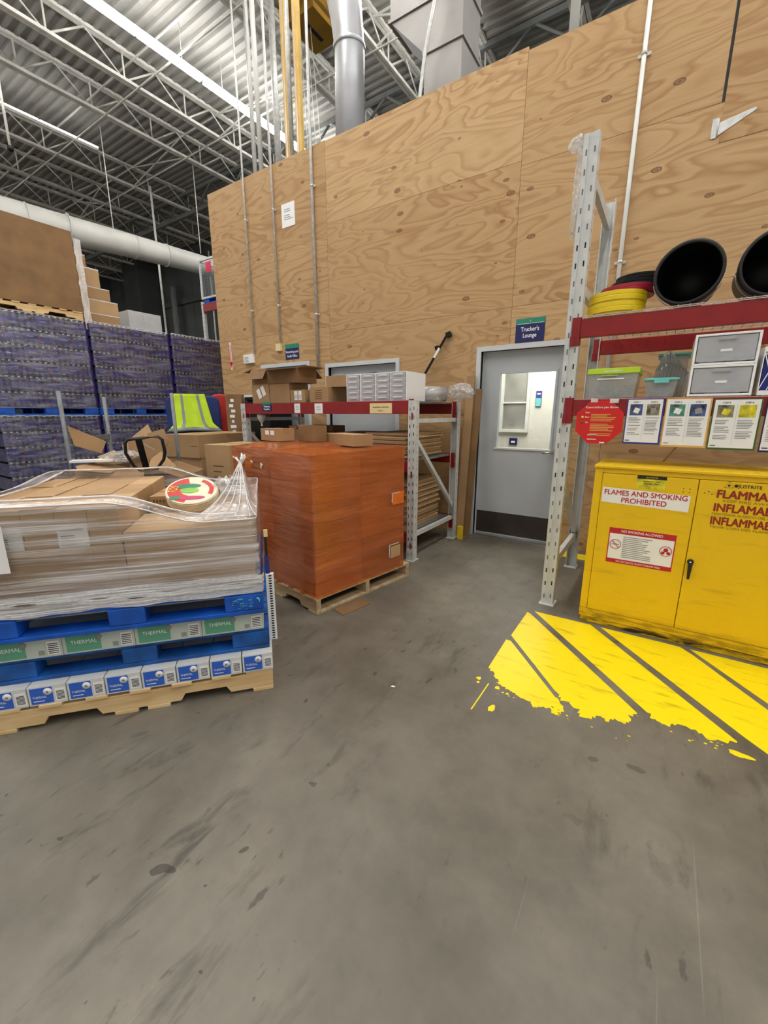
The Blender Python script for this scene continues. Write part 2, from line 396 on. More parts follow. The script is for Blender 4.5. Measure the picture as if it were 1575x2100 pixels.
def carton(name, label, L, W, H, loc, rz=0, m='kraft', group=None, tape=True, cat='box', marks=None, open_top=False):
    t = thing(name, label, cat, loc, rz, group)
    if open_top:
        b = MB(); th = .006
        b.mat(m).box(0, L, 0, th, 0, H).box(0, L, W-th, W, 0, H).box(0, th, th, W-th, 0, H).box(L-th, L, th, W-th, 0, H).box(th, L-th, th, W-th, 0, .01)
        obj('box_body', b, t)
        for ax, s in open_top: 
            f = MB(); f.mat(m)
            d = W*.42 if ax == 'y' else L*.35
            an = math.radians(s)
            if ax == 'y-': T = Matrix.Translation((0, 0, H)) @ Matrix.Rotation(an, 4, 'X'); f.box(0.004, L-.004, -W*.45, 0, 0, .005, M=T)
            elif ax == 'y+': T = Matrix.Translation((0, W, H)) @ Matrix.Rotation(-an, 4, 'X'); f.box(0.004, L-.004, 0, W*.45, 0, .005, M=T)
            elif ax == 'x-': T = Matrix.Translation((0, 0, H)) @ Matrix.Rotation(-an, 4, 'Y'); f.box(-W*.45, 0, .004, W-.004, 0, .005, M=T)
            else: T = Matrix.Translation((L, 0, H)) @ Matrix.Rotation(an, 4, 'Y'); f.box(0, W*.45, .004, W-.004, 0, .005, M=T)
            obj('flap', f, t)
    else:
        b = MB(); b.mat(m).box(0, L, 0, W, 0, H-.004).box(0, L, 0, W/2-.0015, H-.004, H).box(0, L, W/2+.0015, W, H-.004, H)
        obj('box_body', b, t, bevel=.002)
        if tape:
            w2 = min(.028, W*.2)
            k = MB(); k.mat('tape_brown').box(-.0006, L+.0006, W/2-w2, W/2+w2, H, H+.0006).box(-.0008, 0, W/2-w2, W/2+w2, H-.06*min(1, H/.15), H).box(L, L+.0008, W/2-w2, W/2+w2, H-.06*min(1, H/.15), H)
            obj('tape', k, t)
    if marks:
        k = MB(); marks(k, L, W, H); obj('printed_marks', k, t)
    return t
# ------------------------------------------------------------------ setting
b = MB(); b.mat('concrete').box(-26, 7, -5, 15, -.12, 0); struct('floor', b, 'worn grey concrete warehouse floor with dark scuffs')
WY = 4.58; ZB = 7.8; ZT = 8.33
# corrugated steel deck, ribs running across the joists
b = MB(); b.mat('deck_steel'); y = -4.0; prof = []
while y < 13.2:
    prof += [(y, ZT+.055), (y+.045, ZT+.055), (y+.065, ZT), (y+.125, ZT), (y+.145, ZT+.055)]; y += .19
for (ya, za), (yb, zb) in zip(prof, prof[1:]): b.face([(-25, ya, za), (6.5, ya, za), (6.5, yb, zb), (-25, yb, zb)])
b.box(-25, 6.5, -4, 13.2, ZT+.07, ZT+.12)
struct('ceiling', b, 'corrugated metal roof deck high overhead')
# plywood wall of the office block, sheet by sheet, with openings for the doors
OPEN = [(-5.24, -4.33, 0, 2.07), (-3.94, -2.85, 0, 2.01), (-1.76, -.89, 0, 2.05)]
XS = [-6.26, -3.90, -1.46, -.50, .98, 3.42]; ROWS = {0: [0, 2.53, 3.60, 4.64], 1: [0, 2.46, 3.74, 4.63], 2: [0, 2.46, 3.70, 4.60], 3: [0, 2.46, 3.70, 5.0], 4: [0, 2.46, 3.7, 5.0]}
b = MB(); b.mat('plywood'); lay = b.bm.faces.layers.int.new('pid'); pid = 0; tone = []
for ci in range(5):
    R = ROWS[ci]
    for r0, r1 in zip(R, R[1:]):
        x0, x1 = XS[ci]+.0015, XS[ci+1]-.0015; z0, z1 = r0+.0015, r1-.0015
        tone.append((random.random(), random.random(), random.random()))
        ops = [o for o in OPEN if o[0] < x1 and o[1] > x0 and o[2] < z1 and o[3] > z0]
        if r1 == 5.0: ops.append((.046, 1.3, 3.42, 5.1))
        cx = sorted({x0, x1} | {min(max(v, x0), x1) for o in ops for v in o[:2]}); cz = sorted({z0, z1} | {min(max(v, z0), z1) for o in ops for v in o[2:]})
        for xa, xb in zip(cx, cx[1:]):
            for za, zb in zip(cz, cz[1:]):
                mx, mz = (xa+xb)/2, (za+zb)/2
                if any(o[0] < mx < o[1] and o[2] < mz < o[3] for o in ops): continue
                n0 = len(b.bm.faces); b.box(xa, xb, WY, WY+.018, za, zb); b.bm.faces.ensure_lookup_table()
                for f in b.bm.faces[n0:]: f[lay] = pid
        pid += 1
me_mb = b
me = bpy.data.meshes.new('wall_front'); bmesh.ops.recalc_face_normals(b.bm, faces=b.bm.faces)
pids = [f[lay] for f in b.bm.faces]; b.bm.to_mesh(me); b.bm.free(); me.materials.append(MAT['plywood'])
ca = me.color_attributes.new('panel', 'FLOAT_COLOR', 'CORNER')
for p in me.polygons:
    for li in p.loop_indices: ca.data[li].color = (*tone[pids[p.index]], 1)
wf = bpy.data.objects.new('wall_front', me); COL.objects.link(wf); wf['kind'] = 'structure'; wf['label'] = 'tall wall of yellowish plywood sheets around the offices'
# stud wall body behind the sheets (dark in the gaps)
b = MB(); b.mat('wall_dark')
for x0, x1, z0, z1 in ((-6.26, -5.24, 0, 4.6), (-5.24, -4.33, 2.07, 4.6), (-4.33, -3.94, 0, 4.6), (-3.94, -2.85, 2.01, 4.6), (-2.85, -1.76, 0, 4.6), (-1.76, -.89, 2.05, 4.6), (-.89, 3.42, 0, 4.55), (-.49, 3.42, 4.55, 4.95)):
    b.box(x0, x1, WY+.019, WY+.12, z0, z1)
o = struct('wall_core', b, parent=wf)
b = MB(); b.mat('plywood').box(-6.26, -6.24, WY+.02, 8.5, 0, 4.6); struct('wall_side', b, 'plywood return wall of the office block')
# hatch in the wall
b = MB(); b.mat('plywood').box(.066, 1.29, WY-.004, WY+.016, 3.432, 5.0); h = struct('door_4', b, 'plywood hatch high in the office wall')
b = MB(); b.mat('galvanised').box(.008, .044, WY-.008, WY-.001, 3.47, 3.60)
b.prism([(.05, 3.48), (.05, 3.565), (.26, 3.60), (.27, 3.585)], 0, .004, T=Matrix.Translation((0, WY-.005, 0)) @ Matrix.Rotation(math.pi/2, 4, 'X'))
b.tube([(.047, WY-.008, 3.475), (.047, WY-.008, 3.595)], .006); obj('hinge', b, h, label='galvanised strap hinge')

# walls far behind
b = MB(); b.mat('wall_dark').box(-25, 6, 12.0, 12.2, 0, 8.5)
for z in (2.2, 4.2, 6.25): b.box(-25, 6, 11.88, 12.0, z-.1, z+.1)
for x in range(-24, -8, 1): b.box(x, x+.04, 11.97, 12.0, 0, 8.4)
struct('wall_far', b, 'dark grey far wall of the hall')
b = MB(); b.mat('wall_dark').box(-25.2, -25, -5, 12, 0, 8.5); struct('wall_left', b, 'dark grey side wall of the hall')
b = MB(); b.mat('column_dark').box(-21.5, -20.2, 10.9, 11.8, 0, 8.3); struct('trim_1', b, 'broad dark column casing against the far wall')
b = MB(); b.mat('girder_grey').tube([(-18.8, 11.6, 0), (-18.8, 11.6, 6.8)], .13, 12); struct('trim_2', b, 'thick grey downpipe on the far wall')

# doors -------------------------------------------------------------
def frame(x0, x1, z1, wd=.05, d=.06):
    b = MB(); b.mat('door_frame')
    b.box(x0-wd, x0, WY-.018, WY+.13, 0, z1+wd).box(x1, x1+wd, WY-.018, WY+.13, 0, z1+wd).box(x0, x1, WY-.018, WY+.13, z1, z1+wd)
    b.box(x0, x0+.015, WY+.05, WY+.065, 0, z1-.015).box(x1-.015, x1, WY+.05, WY+.065, 0, z1-.015).box(x0, x1, WY+.05, WY+.065, z1-.015, z1)
    return b
x0, x1 = -1.76, -.89
d = BX('door_grey', x0+.015, x1-.015, WY+.066, WY+.11, .83+.0, 1.02); 
b = MB(); b.mat('door_grey'); Y0, Y1 = WY+.066, WY+.108
GX0, GX1, GZ0, GZ1 = -1.555, -.985, 1.03, 1.82
b.box(x0+.005, GX0, Y0, Y1, .012, 2.04).box(GX1, x1-.005, Y0, Y1, .012, 2.04).box(GX0, GX1, Y0, Y1, .012, GZ0).box(GX0, GX1, Y0, Y1, GZ1, 2.04)
d3 = struct('door_3', b, 'grey metal door with a tall glass pane, standing shut under the lounge sign')
obj('door_frame', frame(x0, x1, 2.05), d3)
b = MB(); b.mat('door_grey'); t_ = .022
b.box(GX0-t_, GX0, Y0-.008, Y0, GZ0-t_, GZ1+t_).box(GX1, GX1+t_, Y0-.008, Y0, GZ0-t_, GZ1+t_).box(GX0, GX1, Y0-.008, Y0, GZ1, GZ1+t_)
b.mat('white_paint').box(GX0-t_, GX1+t_, Y0-.012, Y0, GZ0-.02, GZ0)
obj('window_bead', b, d3)
obj('glass_pane', BX('door_glass', GX0, GX1, Y0+.018, Y0+.024, GZ0, GZ1), d3)
obj('kick_plate', BX('kick_plate', x0+.012, x1-.012, Y0-.003, Y0, .03, .285), d3)
b = MB(); b.mat('steel').tube([(-.935, Y0, 1.0), (-.935, Y0-.05, 1.0)], .012, 10).tube([(-.935, Y0-.05, 1.0), (-1.045, Y0-.055, .995)], .009, 8)
b.lathe([(.032, 0), (.032, .008)], 20, T=Matrix.Translation((-.935, Y0, 1.0)) @ Matrix.Rotation(math.pi/2, 4, 'X')); obj('door_handle', b, d3, label='steel lever handle')
obj('threshold', BX('steel', x0, x1, WY-.01, WY+.12, 0, .010), d3)
# two office doors behind the stock rack
x0, x1 = -3.94, -2.85
b = BX('door_grey', x0+.005, x1-.005, WY+.066, WY+.108, .012, 2.0); d2 = struct('door_2', b, 'grey office door behind the stock rack, right of the two')
obj('door_frame', frame(x0, x1, 2.01), d2)
b = MB(); b.mat('steel').box(-3.9, -3.2, WY+.03, WY+.066, 1.86, 1.92).bar((-3.5, WY+.02, 1.88), (-3.05, WY-.12, 1.90), .02, .012); obj('door_closer', b, d2)
obj('door_handle', BX('steel', -2.95, -2.91, WY+.01, WY+.066, .98, 1.02), d2)
x0, x1 = -5.24, -4.33
b = BX('door_grey', x0+.005, x1-.005, WY+.066, WY+.108, .012, 2.06); d1 = struct('door_1', b, 'grey office door behind the stacked cartons, left of the two')
obj('door_frame', frame(x0, x1, 2.07), d1)
obj('door_handle', BX('steel', -4.44, -4.40, WY+.01, WY+.066, .98, 1.02), d1)

# lounge behind the glass
b = MB(); b.mat('lounge_wall')
b.box(-3.3, .8, 6.55, 6.65, 0, 2.7).box(-3.4, -3.3, WY+.13, 6.65, 0, 2.7).box(.8, .9, WY+.13, 6.65, 0, 2.7).box(-3.4, .9, WY+.13, 6.65, 2.7, 2.8)
b.box(-1.9, -1.89, WY+.13, 6.6, 2.69, 2.7); struct('wall_lounge', b, 'cream painted walls of the lounge seen through the door glass')
def frame_rect(b, x0, x1, z0, z1, t, y0, y1):
    b.box(x0, x0+t, y0, y1, z0, z1).box(x1-t, x1, y0, y1, z0, z1).box(x0+t, x1-t, y0, y1, z0, z0+t).box(x0+t, x1-t, y0, y1, z1-t, z1)
b = MB(); b.mat('white_paint'); frame_rect(b, -2.16, -1.72, 1.12, 2.3, .045, 6.50, 6.55); b.box(-2.12, -1.76, 6.51, 6.54, 1.55, 1.57)
wi = struct('window_1', b, 'white framed sliding window inside the lounge')
obj('window_pane', BX('lounge_pane', -2.115, -1.765, 6.535, 6.548, 1.165, 2.255), wi)
b = MB(); b.mat('sign_blue').box(-1.64, -1.56, 6.53, 6.549, 1.5, 1.72); b.mat('lid_aqua').box(-1.635, -1.565, 6.529, 6.53, 1.505, 1.62); b.mat('paper_white').box(-1.625, -1.575, 6.528, 6.53, 1.67, 1.69)
tag(obj('notice', b), 'small light blue notice on the lounge wall beside the white framed window', 'sign')
t = thing('placard', 'small navy placard under the lounge window, seen at the bottom of the door glass', 'sign', (-1.99, 6.53, .93)); obj('board', BX('navy', 0, .12, 0, .018, 0, .10), t); obj('printed_marks', BX('paper_white', .03, .09, -.001, 0, .03, .06), t)
ld = bpy.data.lights.new('lounge_light', 'AREA'); ld.energy = 55; ld.size = 1.2; ld.color = (1, .97, .9); lo = bpy.data.objects.new('lounge_light', ld); COL.objects.link(lo); lo.location = (-1.4, 5.7, 2.62)

# joists ------------------------------------------------------------
def joist():
    b = MB(); b.mat('joist_white')
    for z in (ZB, ZT-.03):
        b.box(-.065, -.008, .2, 11.85, z-.01, z+.045).box(.008, .065, .2, 11.85, z-.01, z+.045)
    y = .34
    while y < 11.4:
        b.tube([(0, y, ZB+.01), (0, y, ZT-.03)], .018, 6)
        b.tube([(0, y, ZB+.01), (0, y+.645, ZT-.03)], .019, 6); b.tube([(0, y+1.29, ZB+.01), (0, y+.645, ZT-.03)], .015, 6); y += 1.29
    return b.mesh('roof_joist')
jm = joist()
JX = [-23.4, -22, -20.5, -19.0, -17.3, -15.6, -13.8, -11.2, -9.8, -6.7, -5.25, -3.83, -2.1, -.7, .8, 2.3]
for i, x in enumerate(JX):
    o = obj('roof_joist', jm, loc=(x, 0, 0)); lab = 'white open web steel roof joist under the corrugated deck, '
    o['kind'] = 'structure'; o['label'] = lab+('far left over the dark part of the hall' if x < -16 else 'over the left stock' if x < -9 else 'over the office wall')
b = MB(); b.mat('girder_grey')
for z in (ZB-.12, ZT-.06): b.box(-25, 6, 9.25, 9.33, z-.05, z+.05)
x = -24.5
while x < 5: b.tube([(x, 9.29, ZB-.12), (x+.8, 9.29, ZT-.06)], .03, 6); b.tube([(x+1.6, 9.29, ZB-.12), (x+.8, 9.29, ZT-.06)], .03, 6); x += 1.6
struct('roof_girder', b, 'grey steel girder carrying the roof joists')
b = MB(); b.mat('joist_white')
for y in (3.1, 5.7, 7.6):
    b.box(-24, 5, y, y+.025, ZB-.03, ZB-.006).box(-24, 5, y, y+.025, ZT-.06, ZT-.035)
for i in range(len(JX)-1):
    if i % 2 == 0:
        for y in (3.1, 7.6): b.bar((JX[i], y, ZB), (JX[i+1], y, ZT-.05), .025, .025); b.bar((JX[i+1], y, ZB), (JX[i], y, ZT-.05), .025, .025)
struct('roof_bridging', b, 'thin steel bridging rods between the roof joists')

# strip lights ------------------------------------------------------
rm = random.Random(3)
hou = MB(); hou.mat('white_paint').prism([(-.035, 0), (.035, 0), (.02, .05), (-.02, .05)], 0, 2.4, T=Matrix.Rotation(-math.pi/2, 4, 'X') @ Matrix.Scale(-1, 4, (0, 1, 0))); hou = hou.mesh('housing')
tb = MB(); tb.mat('tube_light').box(-.085, .085, 0, 1.18, -.05, -.004); tb = tb.mesh('light_tube')
td = MB(); td.mat('tube_dim').box(-.03, .03, 0, 1.18, -.04, -.004); td = td.mesh('light_tube')
def lamp(x, y, label):
    t = thing('strip_light', label, 'ceiling light', (x, y, ZB-.09 if x > -10 else ZB+.32), 0, 'strip lights in long rows under the roof')
    lm = td if -13 < x < -12 else tb
    obj('housing', hou, t); obj('light_tube', lm, t, loc=(0, .01, 0)); obj('light_tube', lm, t, loc=(0, 1.22, 0))
    for yy in (.4, 2.0): obj('hanger', M1(lambda bb: bb.tube([(0, yy, .05), (0, yy, ZT-ZB+.085 if x > -10 else .2)], .005, 5), 'joist_white'), t)
    if -13 < x < -12: t.rotation_euler.y = math.pi; t.location.z = ZB-.02
    return t
for x in (-21, -16.9, -12.6, -8.3, -4.0, .35, 4.6):
    for k in range(5):
        if x in (-21, -16.9) and k > 2 or (x == -12.6 and k > 3): continue
        y = -3.6+2.46*k+ (0.0)
        lab = {-8.3: 'glowing white strip light in the brightest row, running to the top of the plywood wall', -12.6: 'white strip light in the second row from the bright one, over the bottled water'}.get(x, 'white strip light in a row hidden or nearly hidden from view')
        lamp(x, y, lab)
    if x == -8.3: lamp(x, -3.6+2.46*5, 'glowing white strip light in the brightest row, running to the top of the plywood wall')

# ducts and pipes ---------------------------------------------------
b = MB(); b.mat('duct_white'); P = [(-12.5, 1.0, 5.4), (-11.96, 3.76, 5.4), (-11.6, 5.8, 5.42), (-11.3, 7.9, 5.42), (-11.2, 8.6, 5.42)]
b.tube(P, .3, 28, rs=[.34, .33, .27, .235, .22])
for q in (.2, .55): 
    for a0, a1, r0 in ((P[1], P[2], .335), (P[2], P[3], .27)):
        c = [a0[i]+(a1[i]-a0[i])*q for i in range(3)]; e = [a0[i]+(a1[i]-a0[i])*(q+.01) for i in range(3)]; b.tube([c, e], r0, 28)
dct = tag(obj('air_duct', b), 'long round off-white air duct hung level across the dark part of the hall', 'duct')
for q in (P[1], P[2], P[3]):
    obj('hanger', M1(lambda bb: bb.tube([(q[0], q[1], 5.7), (q[0], q[1], ZB)], .012, 6), 'joist_white'), dct)
obj('end_cap', M1(lambda bb: bb.tube([(-11.2, 8.6, 5.42), (-11.19, 8.66, 5.42)], .225, 28), 'duct_white'), dct)
b = MB(); b.mat('duct_grey').tube([(-4.14, 5.4, 4.6), (-4.12, 5.4, 6.1), (-4.15, 5.38, 6.45), (-4.3, 5.5, 6.9), (-4.5, 5.6, 7.4), (-4.6, 5.6, 8.3)], .2, 28, rs=[.2, .2, .21, .24, .25, .25])
b.tube([(-4.125, 5.4, 6.08), (-4.125, 5.4, 6.13)], .215, 28)
tag(obj('vent_duct', b), 'round silver-grey duct rising behind the plywood wall and bending left', 'duct')
b = MB(); b.mat('duct_box').box(-2.99, -2.5, 5.4, 5.9, 4.6, 5.62).box(-3.48, -2.5, 5.4, 5.9, 6.12, 8.3)
b.face([(-2.99, 5.4, 5.62), (-3.48, 5.4, 6.12), (-2.5, 5.4, 6.12), (-2.5, 5.4, 5.62)]); b.face([(-2.99, 5.9, 5.62), (-3.48, 5.9, 6.12), (-2.5, 5.9, 6.12), (-2.5, 5.9, 5.62)])
b.face([(-2.99, 5.4, 5.62), (-3.48, 5.4, 6.12), (-3.48, 5.9, 6.12), (-2.99, 5.9, 5.62)]); b.face([(-2.5, 5.4, 5.62), (-2.5, 5.4, 6.12), (-2.5, 5.9, 6.12), (-2.5, 5.9, 5.62)])
b.box(-3.5, -2.48, 5.38, 5.92, 6.1, 6.14).box(-3.01, -2.48, 5.38, 5.92, 5.6, 5.63)
rd = tag(obj('box_duct', b), 'square grey metal duct rising behind the plywood wall with a sloped offset', 'duct')
tag(obj('flexible_conduit', M1(lambda bb: bb.tube([(-2.98, 5.25, 4.7), (-2.96, 5.25, 5.1), (-2.88, 5.22, 5.5), (-2.76, 5.2, 5.9), (-2.75, 5.2, 6.4), (-2.8, 5.2, 8.2)], .022, 8), 'galvanised')), 'thin bent grey conduit in front of the square duct', 'pipe')
tag(obj('vent_pipe', M1(lambda bb: bb.tube([(-1.18, 5.0, 4.6), (-1.2, 5.0, 8.3)], .045, 12), 'white_paint')), 'white vent pipe standing behind the wall near its upper right', 'pipe')
def vpipe(name, x, y, z0, z1, r, m, label, group=None, straps=()):
    t = thing(name, label, 'pipe', (x, y, 0), 0, group)
    obj('pipe', M1(lambda bb: bb.tube([(0, 0, z0), (0, 0, z1)], r, 10), m), t)
    for z in straps: obj('strap', M1(lambda bb: bb.box(-r*2.6, r*2.6, -.004 if False else r-.002, r+.004, z-.012, z+.012).tube([(0, 0, z-.012), (0, 0, z+.012)], r+.003, 10), 'galvanised'), t)
    return t
vpipe('conduit', -5.40, 4.555, 2.29, 8.3, .013, 'galvanised', 'leftmost conduit down the face of the plywood wall, ending above the small white box', straps=(2.9, 4.1))
vpipe('conduit', -4.826, 4.555, 2.39, 8.3, .013, 'galvanised', 'conduit down the plywood wall just right of the white paper, ending above the office sign', straps=(2.9, 4.1))
vpipe('conduit', -4.105, 4.550, 1.95, 8.3, .018, 'galvanised', 'thicker conduit down the plywood wall between the two office doors', straps=(2.7, 4.2))
vpipe('conduit', -.515, 4.550, 1.2, 5.0, .018, 'white_paint', 'pale conduit down the plywood wall at the right, passing behind the storage rack', straps=(2.7, 4.2))
pp = [(-5.98, 5.3, .03, 'galvanised', 'grey pipe rising behind the left end of the wall'), (-5.75, 5.6, .05, 'galvanised', 'thick grey pipe rising behind the left end of the wall'),
      (-5.62, 5.0, .022, 'white_paint', 'thin white pipe, leftmost of the trio behind the wall'), (-5.50, 5.0, .035, 'white_paint', 'white pipe, middle of the trio behind the wall'), (-5.36, 5.05, .018, 'white_paint', 'very thin white pipe, rightmost of the trio behind the wall'),
      (-4.66, 4.80, .03, 'galvanised', 'grey pipe between the two yellow poles')]
for x, y, r, m, l in pp: vpipe('riser_pipe', x, y, 4.6, 8.3, r, m, l)
t = thing('yellow_pole', 'yellow pole with a pale seam rising behind the wall, left of the two', 'pole', (-4.93, 5.02, 0)); obj('pole_tube', M1(lambda bb: bb.box(-.045, .045, -.03, .03, 4.6, 8.3), 'yellow_metal'), t, bevel=.006); obj('seam', M1(lambda bb: bb.box(-.008, .008, -.036, -.03, 4.6, 8.3), 'wire_pale'), t)
t = thing('yellow_pole', 'yellow pole rising from the wall top beside the thick conduit, right of the two', 'pole', (-4.50, 4.8, 0)); obj('pole_tube', M1(lambda bb: bb.box(-.045, .045, -.03, .03, 4.6, 8.3), 'yellow_metal'), t, bevel=.006); obj('seam', M1(lambda bb: bb.box(-.02, -.005, -.036, -.03, 4.6, 8.3), 'wire_pale'), t)
for i, (x, y) in enumerate([(-6.0, 6.2), (-5.9, 6.3), (-5.78, 6.4), (-5.65, 6.5), (-5.55, 6.55)]):
    tag(obj('hanging_wire', M1(lambda bb: bb.tube([(x, y, 4.7), (x-.08*i, y, 8.3)], .006, 5), 'galvanised')), 'thin wire hanging in the bundle between the wall top and the roof', 'wire', 'bundle of hanging wires behind the wall')
t = thing('ceiling_panel', 'square ochre-painted steel box hung under the roof near the yellow poles', 'ceiling fixture', (-5.83, 6.66, 7.72))
obj('box_body', M1(lambda bb: bb.box(-.3, .3, -.36, .36, 0, .3), 'gantry_yellow'), t); obj('slot', M1(lambda bb: bb.box(-.03, .03, -.2, .2, -.01, 0), 'slot_black'), t)
for sx in (-.25, .25): obj('hanger', M1(lambda bb: bb.bar((sx, 0, .3), (sx, 0, .6), .03, .03), 'gantry_yellow'), t)
vpipe('sprinkler_drop', -9.65, 3.34, 5.72, ZB, .02, 'joist_white', 'white drop rod with a black ball end hanging over the bottled water')
tag(obj('ball_end', M1(lambda bb: bb.lathe([(.002, -.05), (.04, -.03), (.05, 0), (.04, .03), (.002, .05)], 12, T=Matrix.Translation((-9.65, 3.34, 5.68))), 'black_plastic')), 'black ball hung at the end of the white drop rod', 'sensor')
for i, (x, y, z0) in enumerate([(-12.9, 7.6, 3.0), (-15.8, 11.4, 2.0), (-15.2, 11.4, 2.0)]):
    vpipe('wall_pipe', x, y, z0, 7.6, .03, 'joist_white', ['white pipe dropping from the roof behind the round duct', 'thin white pipe on the far wall, left of two', 'thin white pipe on the far wall, right of two'][i])
# fittings on the plywood wall
def wsign(name, label, cat, x0, x1, z0, z1, m, y=WY):
    t = thing(name, label, cat, ((x0+x1)/2, y, z0)); W_ = (x1-x0)/2; H_ = z1-z0
    obj('board', M1(lambda bb: bb.box(-W_, W_, -.005, -.001, 0, H_), m), t); return t, W_, H_
t, W_, H_ = wsign('wall_paper_notice', 'white sheet of paper pinned high on the plywood wall', 'paper', -4.69, -4.447, 3.85, 4.13, 'paper_white')
b = MB(); lines(b, -W_*.6, W_*.7, .08, H_-.06, 6, -.005, 'print_grey', 3); obj('printed_lines', b, t)
t, W_, H_ = wsign('lounge_sign', "navy and green Trucker's Lounge sign above the grey door", 'sign', -1.405, -1.118, 2.108, 2.335, 'navy')
obj('header', M1(lambda bb: bb.box(-W_, W_, -.0062, -.005, H_*.76, H_), 'teal'), t); obj('line', M1(lambda bb: bb.box(-W_*.9, W_*.9, -.0068, -.0062, H_*.77, H_*.785), 'text_white'), t)
text("Trucker's", .042, 'text_white', t, (0, -.0055, H_*.46), W_*1.25, bold=.02); text("Lounge", .042, 'text_white', t, (0, -.0055, H_*.2), W_*.92, bold=.02); text(">", .02, 'text_white', t, (0, -.007, H_*.84))
t, W_, H_ = wsign('office_sign', 'navy and green Receiving and Audit Office sign above the stacked cartons', 'sign', -4.752, -4.482, 2.165, 2.372, 'navy')
obj('header', M1(lambda bb: bb.box(-W_, W_, -.0062, -.005, H_*.72, H_), 'teal'), t)
text("Receiving and", .034, 'text_white', t, (0, -.0055, H_*.42), W_*1.8, bold=.02); text("Audit Office", .034, 'text_white', t, (0, -.0055, H_*.14), W_*1.5, bold=.02)
t, W_, H_ = wsign('arrow_sign', 'narrow red and white arrow sign on the left end of the plywood wall', 'sign', -6.03, -5.965, 2.09, 2.51, 'paper_white')
b = MB(); b.mat('red_sign').box(-W_, -W_*.7, -.006, -.005, 0, H_).box(W_*.7, W_, -.006, -.005, 0, H_).box(-W_*.2, W_*.2, -.006, -.005, .1, H_*.92)
b.prism([(-W_*.8, .12), (0, .01), (W_*.8, .12)], 0, .001, T=Matrix.Translation((0, -.005, 0)) @ Matrix.Rotation(math.pi/2, 4, 'X')); obj('printed_arrow', b, t)
t = thing('alarm_box', 'small white device box where the leftmost conduit ends', 'electrical box', (-5.52, WY, 2.16)); obj('box_body', M1(lambda bb: bb.box(-.12, .1, -.05, -.002, 0, .13), 'paper_white'), t, bevel=.004); obj('grille', M1(lambda bb: [bb.box(-.09, .0, -.052, -.05, .02+.02*i, .028+.02*i) for i in range(4)], 'print_grey'), t)
t = thing('junction_box', 'small yellowish junction box left of the office sign', 'electrical box', (-4.86, WY, 2.29)); obj('box_body', M1(lambda bb: bb.box(-.05, .05, -.045, -.002, 0, .1), 'paper_cream'), t, bevel=.003)

# floor paint ---------------------------------------------------------
def ragged(pts, rag, amp, seed):
    out = []; n = len(pts)
    for i in range(n):
        a, c = Vector((*pts[i], 0)), Vector((*pts[(i+1) % n], 0)); out.append(a)
        L = (c-a).length
        if i in rag:
            k = max(2, int(L/.008)); nrm = Vector((-(c-a).y, (c-a).x, 0)).normalized()
            for j in range(1, k):
                p = a.lerp(c, j/k); s = math.sin(math.pi*j/k)**.5
                out.append(p+nrm*amp*s*(noise.noise(Vector((p.x*22, p.y*22, seed)))+.9*noise.noise(Vector((p.x*75, p.y*75, seed+3)))))
    return [(p.x, p.y) for p in out]
BANDS = [([(-.67, 2.42), (-.64, 2.42), (-.29, 2.01), (-.24, 1.94), (-.24, 1.88), (-.29, 1.91), (-.36, 1.87), (-.42, 1.91), (-.52, 1.93), (-.58, 1.96), (-.61, 2.03), (-.66, 2.07)], {2, 3, 4, 5, 6, 7, 8, 9, 10}),
 ([(-.66, 2.88), (-.66, 2.49), (-.3, 2.06), (-.22, 2.0), (-.15, 1.93), (-.08, 1.985), (-.05, 1.96), (.02, 1.99), (.06, 2.11), (-.63, 2.86)], {2, 3, 4, 5, 6, 7}),
 ([(-.62, 2.92), (-.25, 2.925), (-.21, 2.88), (.44, 2.14), (.35, 2.09), (.27, 2.12), (.16, 2.09), (.1, 2.14)], {3, 4, 5, 6}),
 ([(-.19, 2.925), (.25, 2.925), (.31, 2.86), (.59, 2.48), (.98, 2.03), (1.0, 1.92), (.78, 1.88), (.54, 2.12), (.47, 2.19)], {5}),
 ([(.30, 2.925), (.83, 2.925), (1.44, 2.2), (1.40, 2.0), (1.05, 2.04), (.6, 2.54)], {3}),
 ([(.9, 2.925), (1.4, 2.925), (1.9, 2.4), (1.8, 2.1), (1.5, 2.2)], {2, 3})]
fm = thing('floor_marking', 'yellow hatched paint on the concrete in front of the safety cabinet', 'floor marking', (0, 0, 0))
for i, (p, r) in enumerate(BANDS):
    obj('painted_stripe', M1(lambda bb: bb.prism(ragged(p, r, .03, i*9.1), .0002, .0012), 'floor_yellow'), fm)
rr = random.Random(5); b = MB(); b.mat('floor_yellow')
def blob(x, y, r, sx=1, sy=1):
    b.prism([(x+sx*r*(1+.5*noise.noise(Vector((math.cos(a)*1.3+x*30, math.sin(a)*1.3, y*9))))*math.cos(a), y+sy*r*(1+.5*noise.noise(Vector((math.cos(a)*1.3, math.sin(a)*1.3, x*7+4))))*math.sin(a)) for a in [k*2*math.pi/22 for k in range(22)]], .0002, .0012)
blob(-.67, 1.945, .013); blob(-.66, 1.91, .008); blob(-.53, 1.75, .02, .7, 1.3); blob(.44, 2.055, .03, 1.3, .6); blob(-.56, 1.92, .012); blob(-.5, 1.9, .008)
for _ in range(26): blob(rr.uniform(-.64, .45), 0, 0.0001) if False else None
for _ in range(30):
    x = rr.uniform(-.55, .4); y = 1.9+(.16 if x > .05 else 0)+rr.uniform(-.03, .03); blob(x, y, rr.uniform(.002, .007), 1, .6)
b.prism([(-.612, 1.93), (-.606, 1.93), (-.608, 1.69), (-.614, 1.69)], .0002, .0012)
obj('paint_splashes', b, fm)
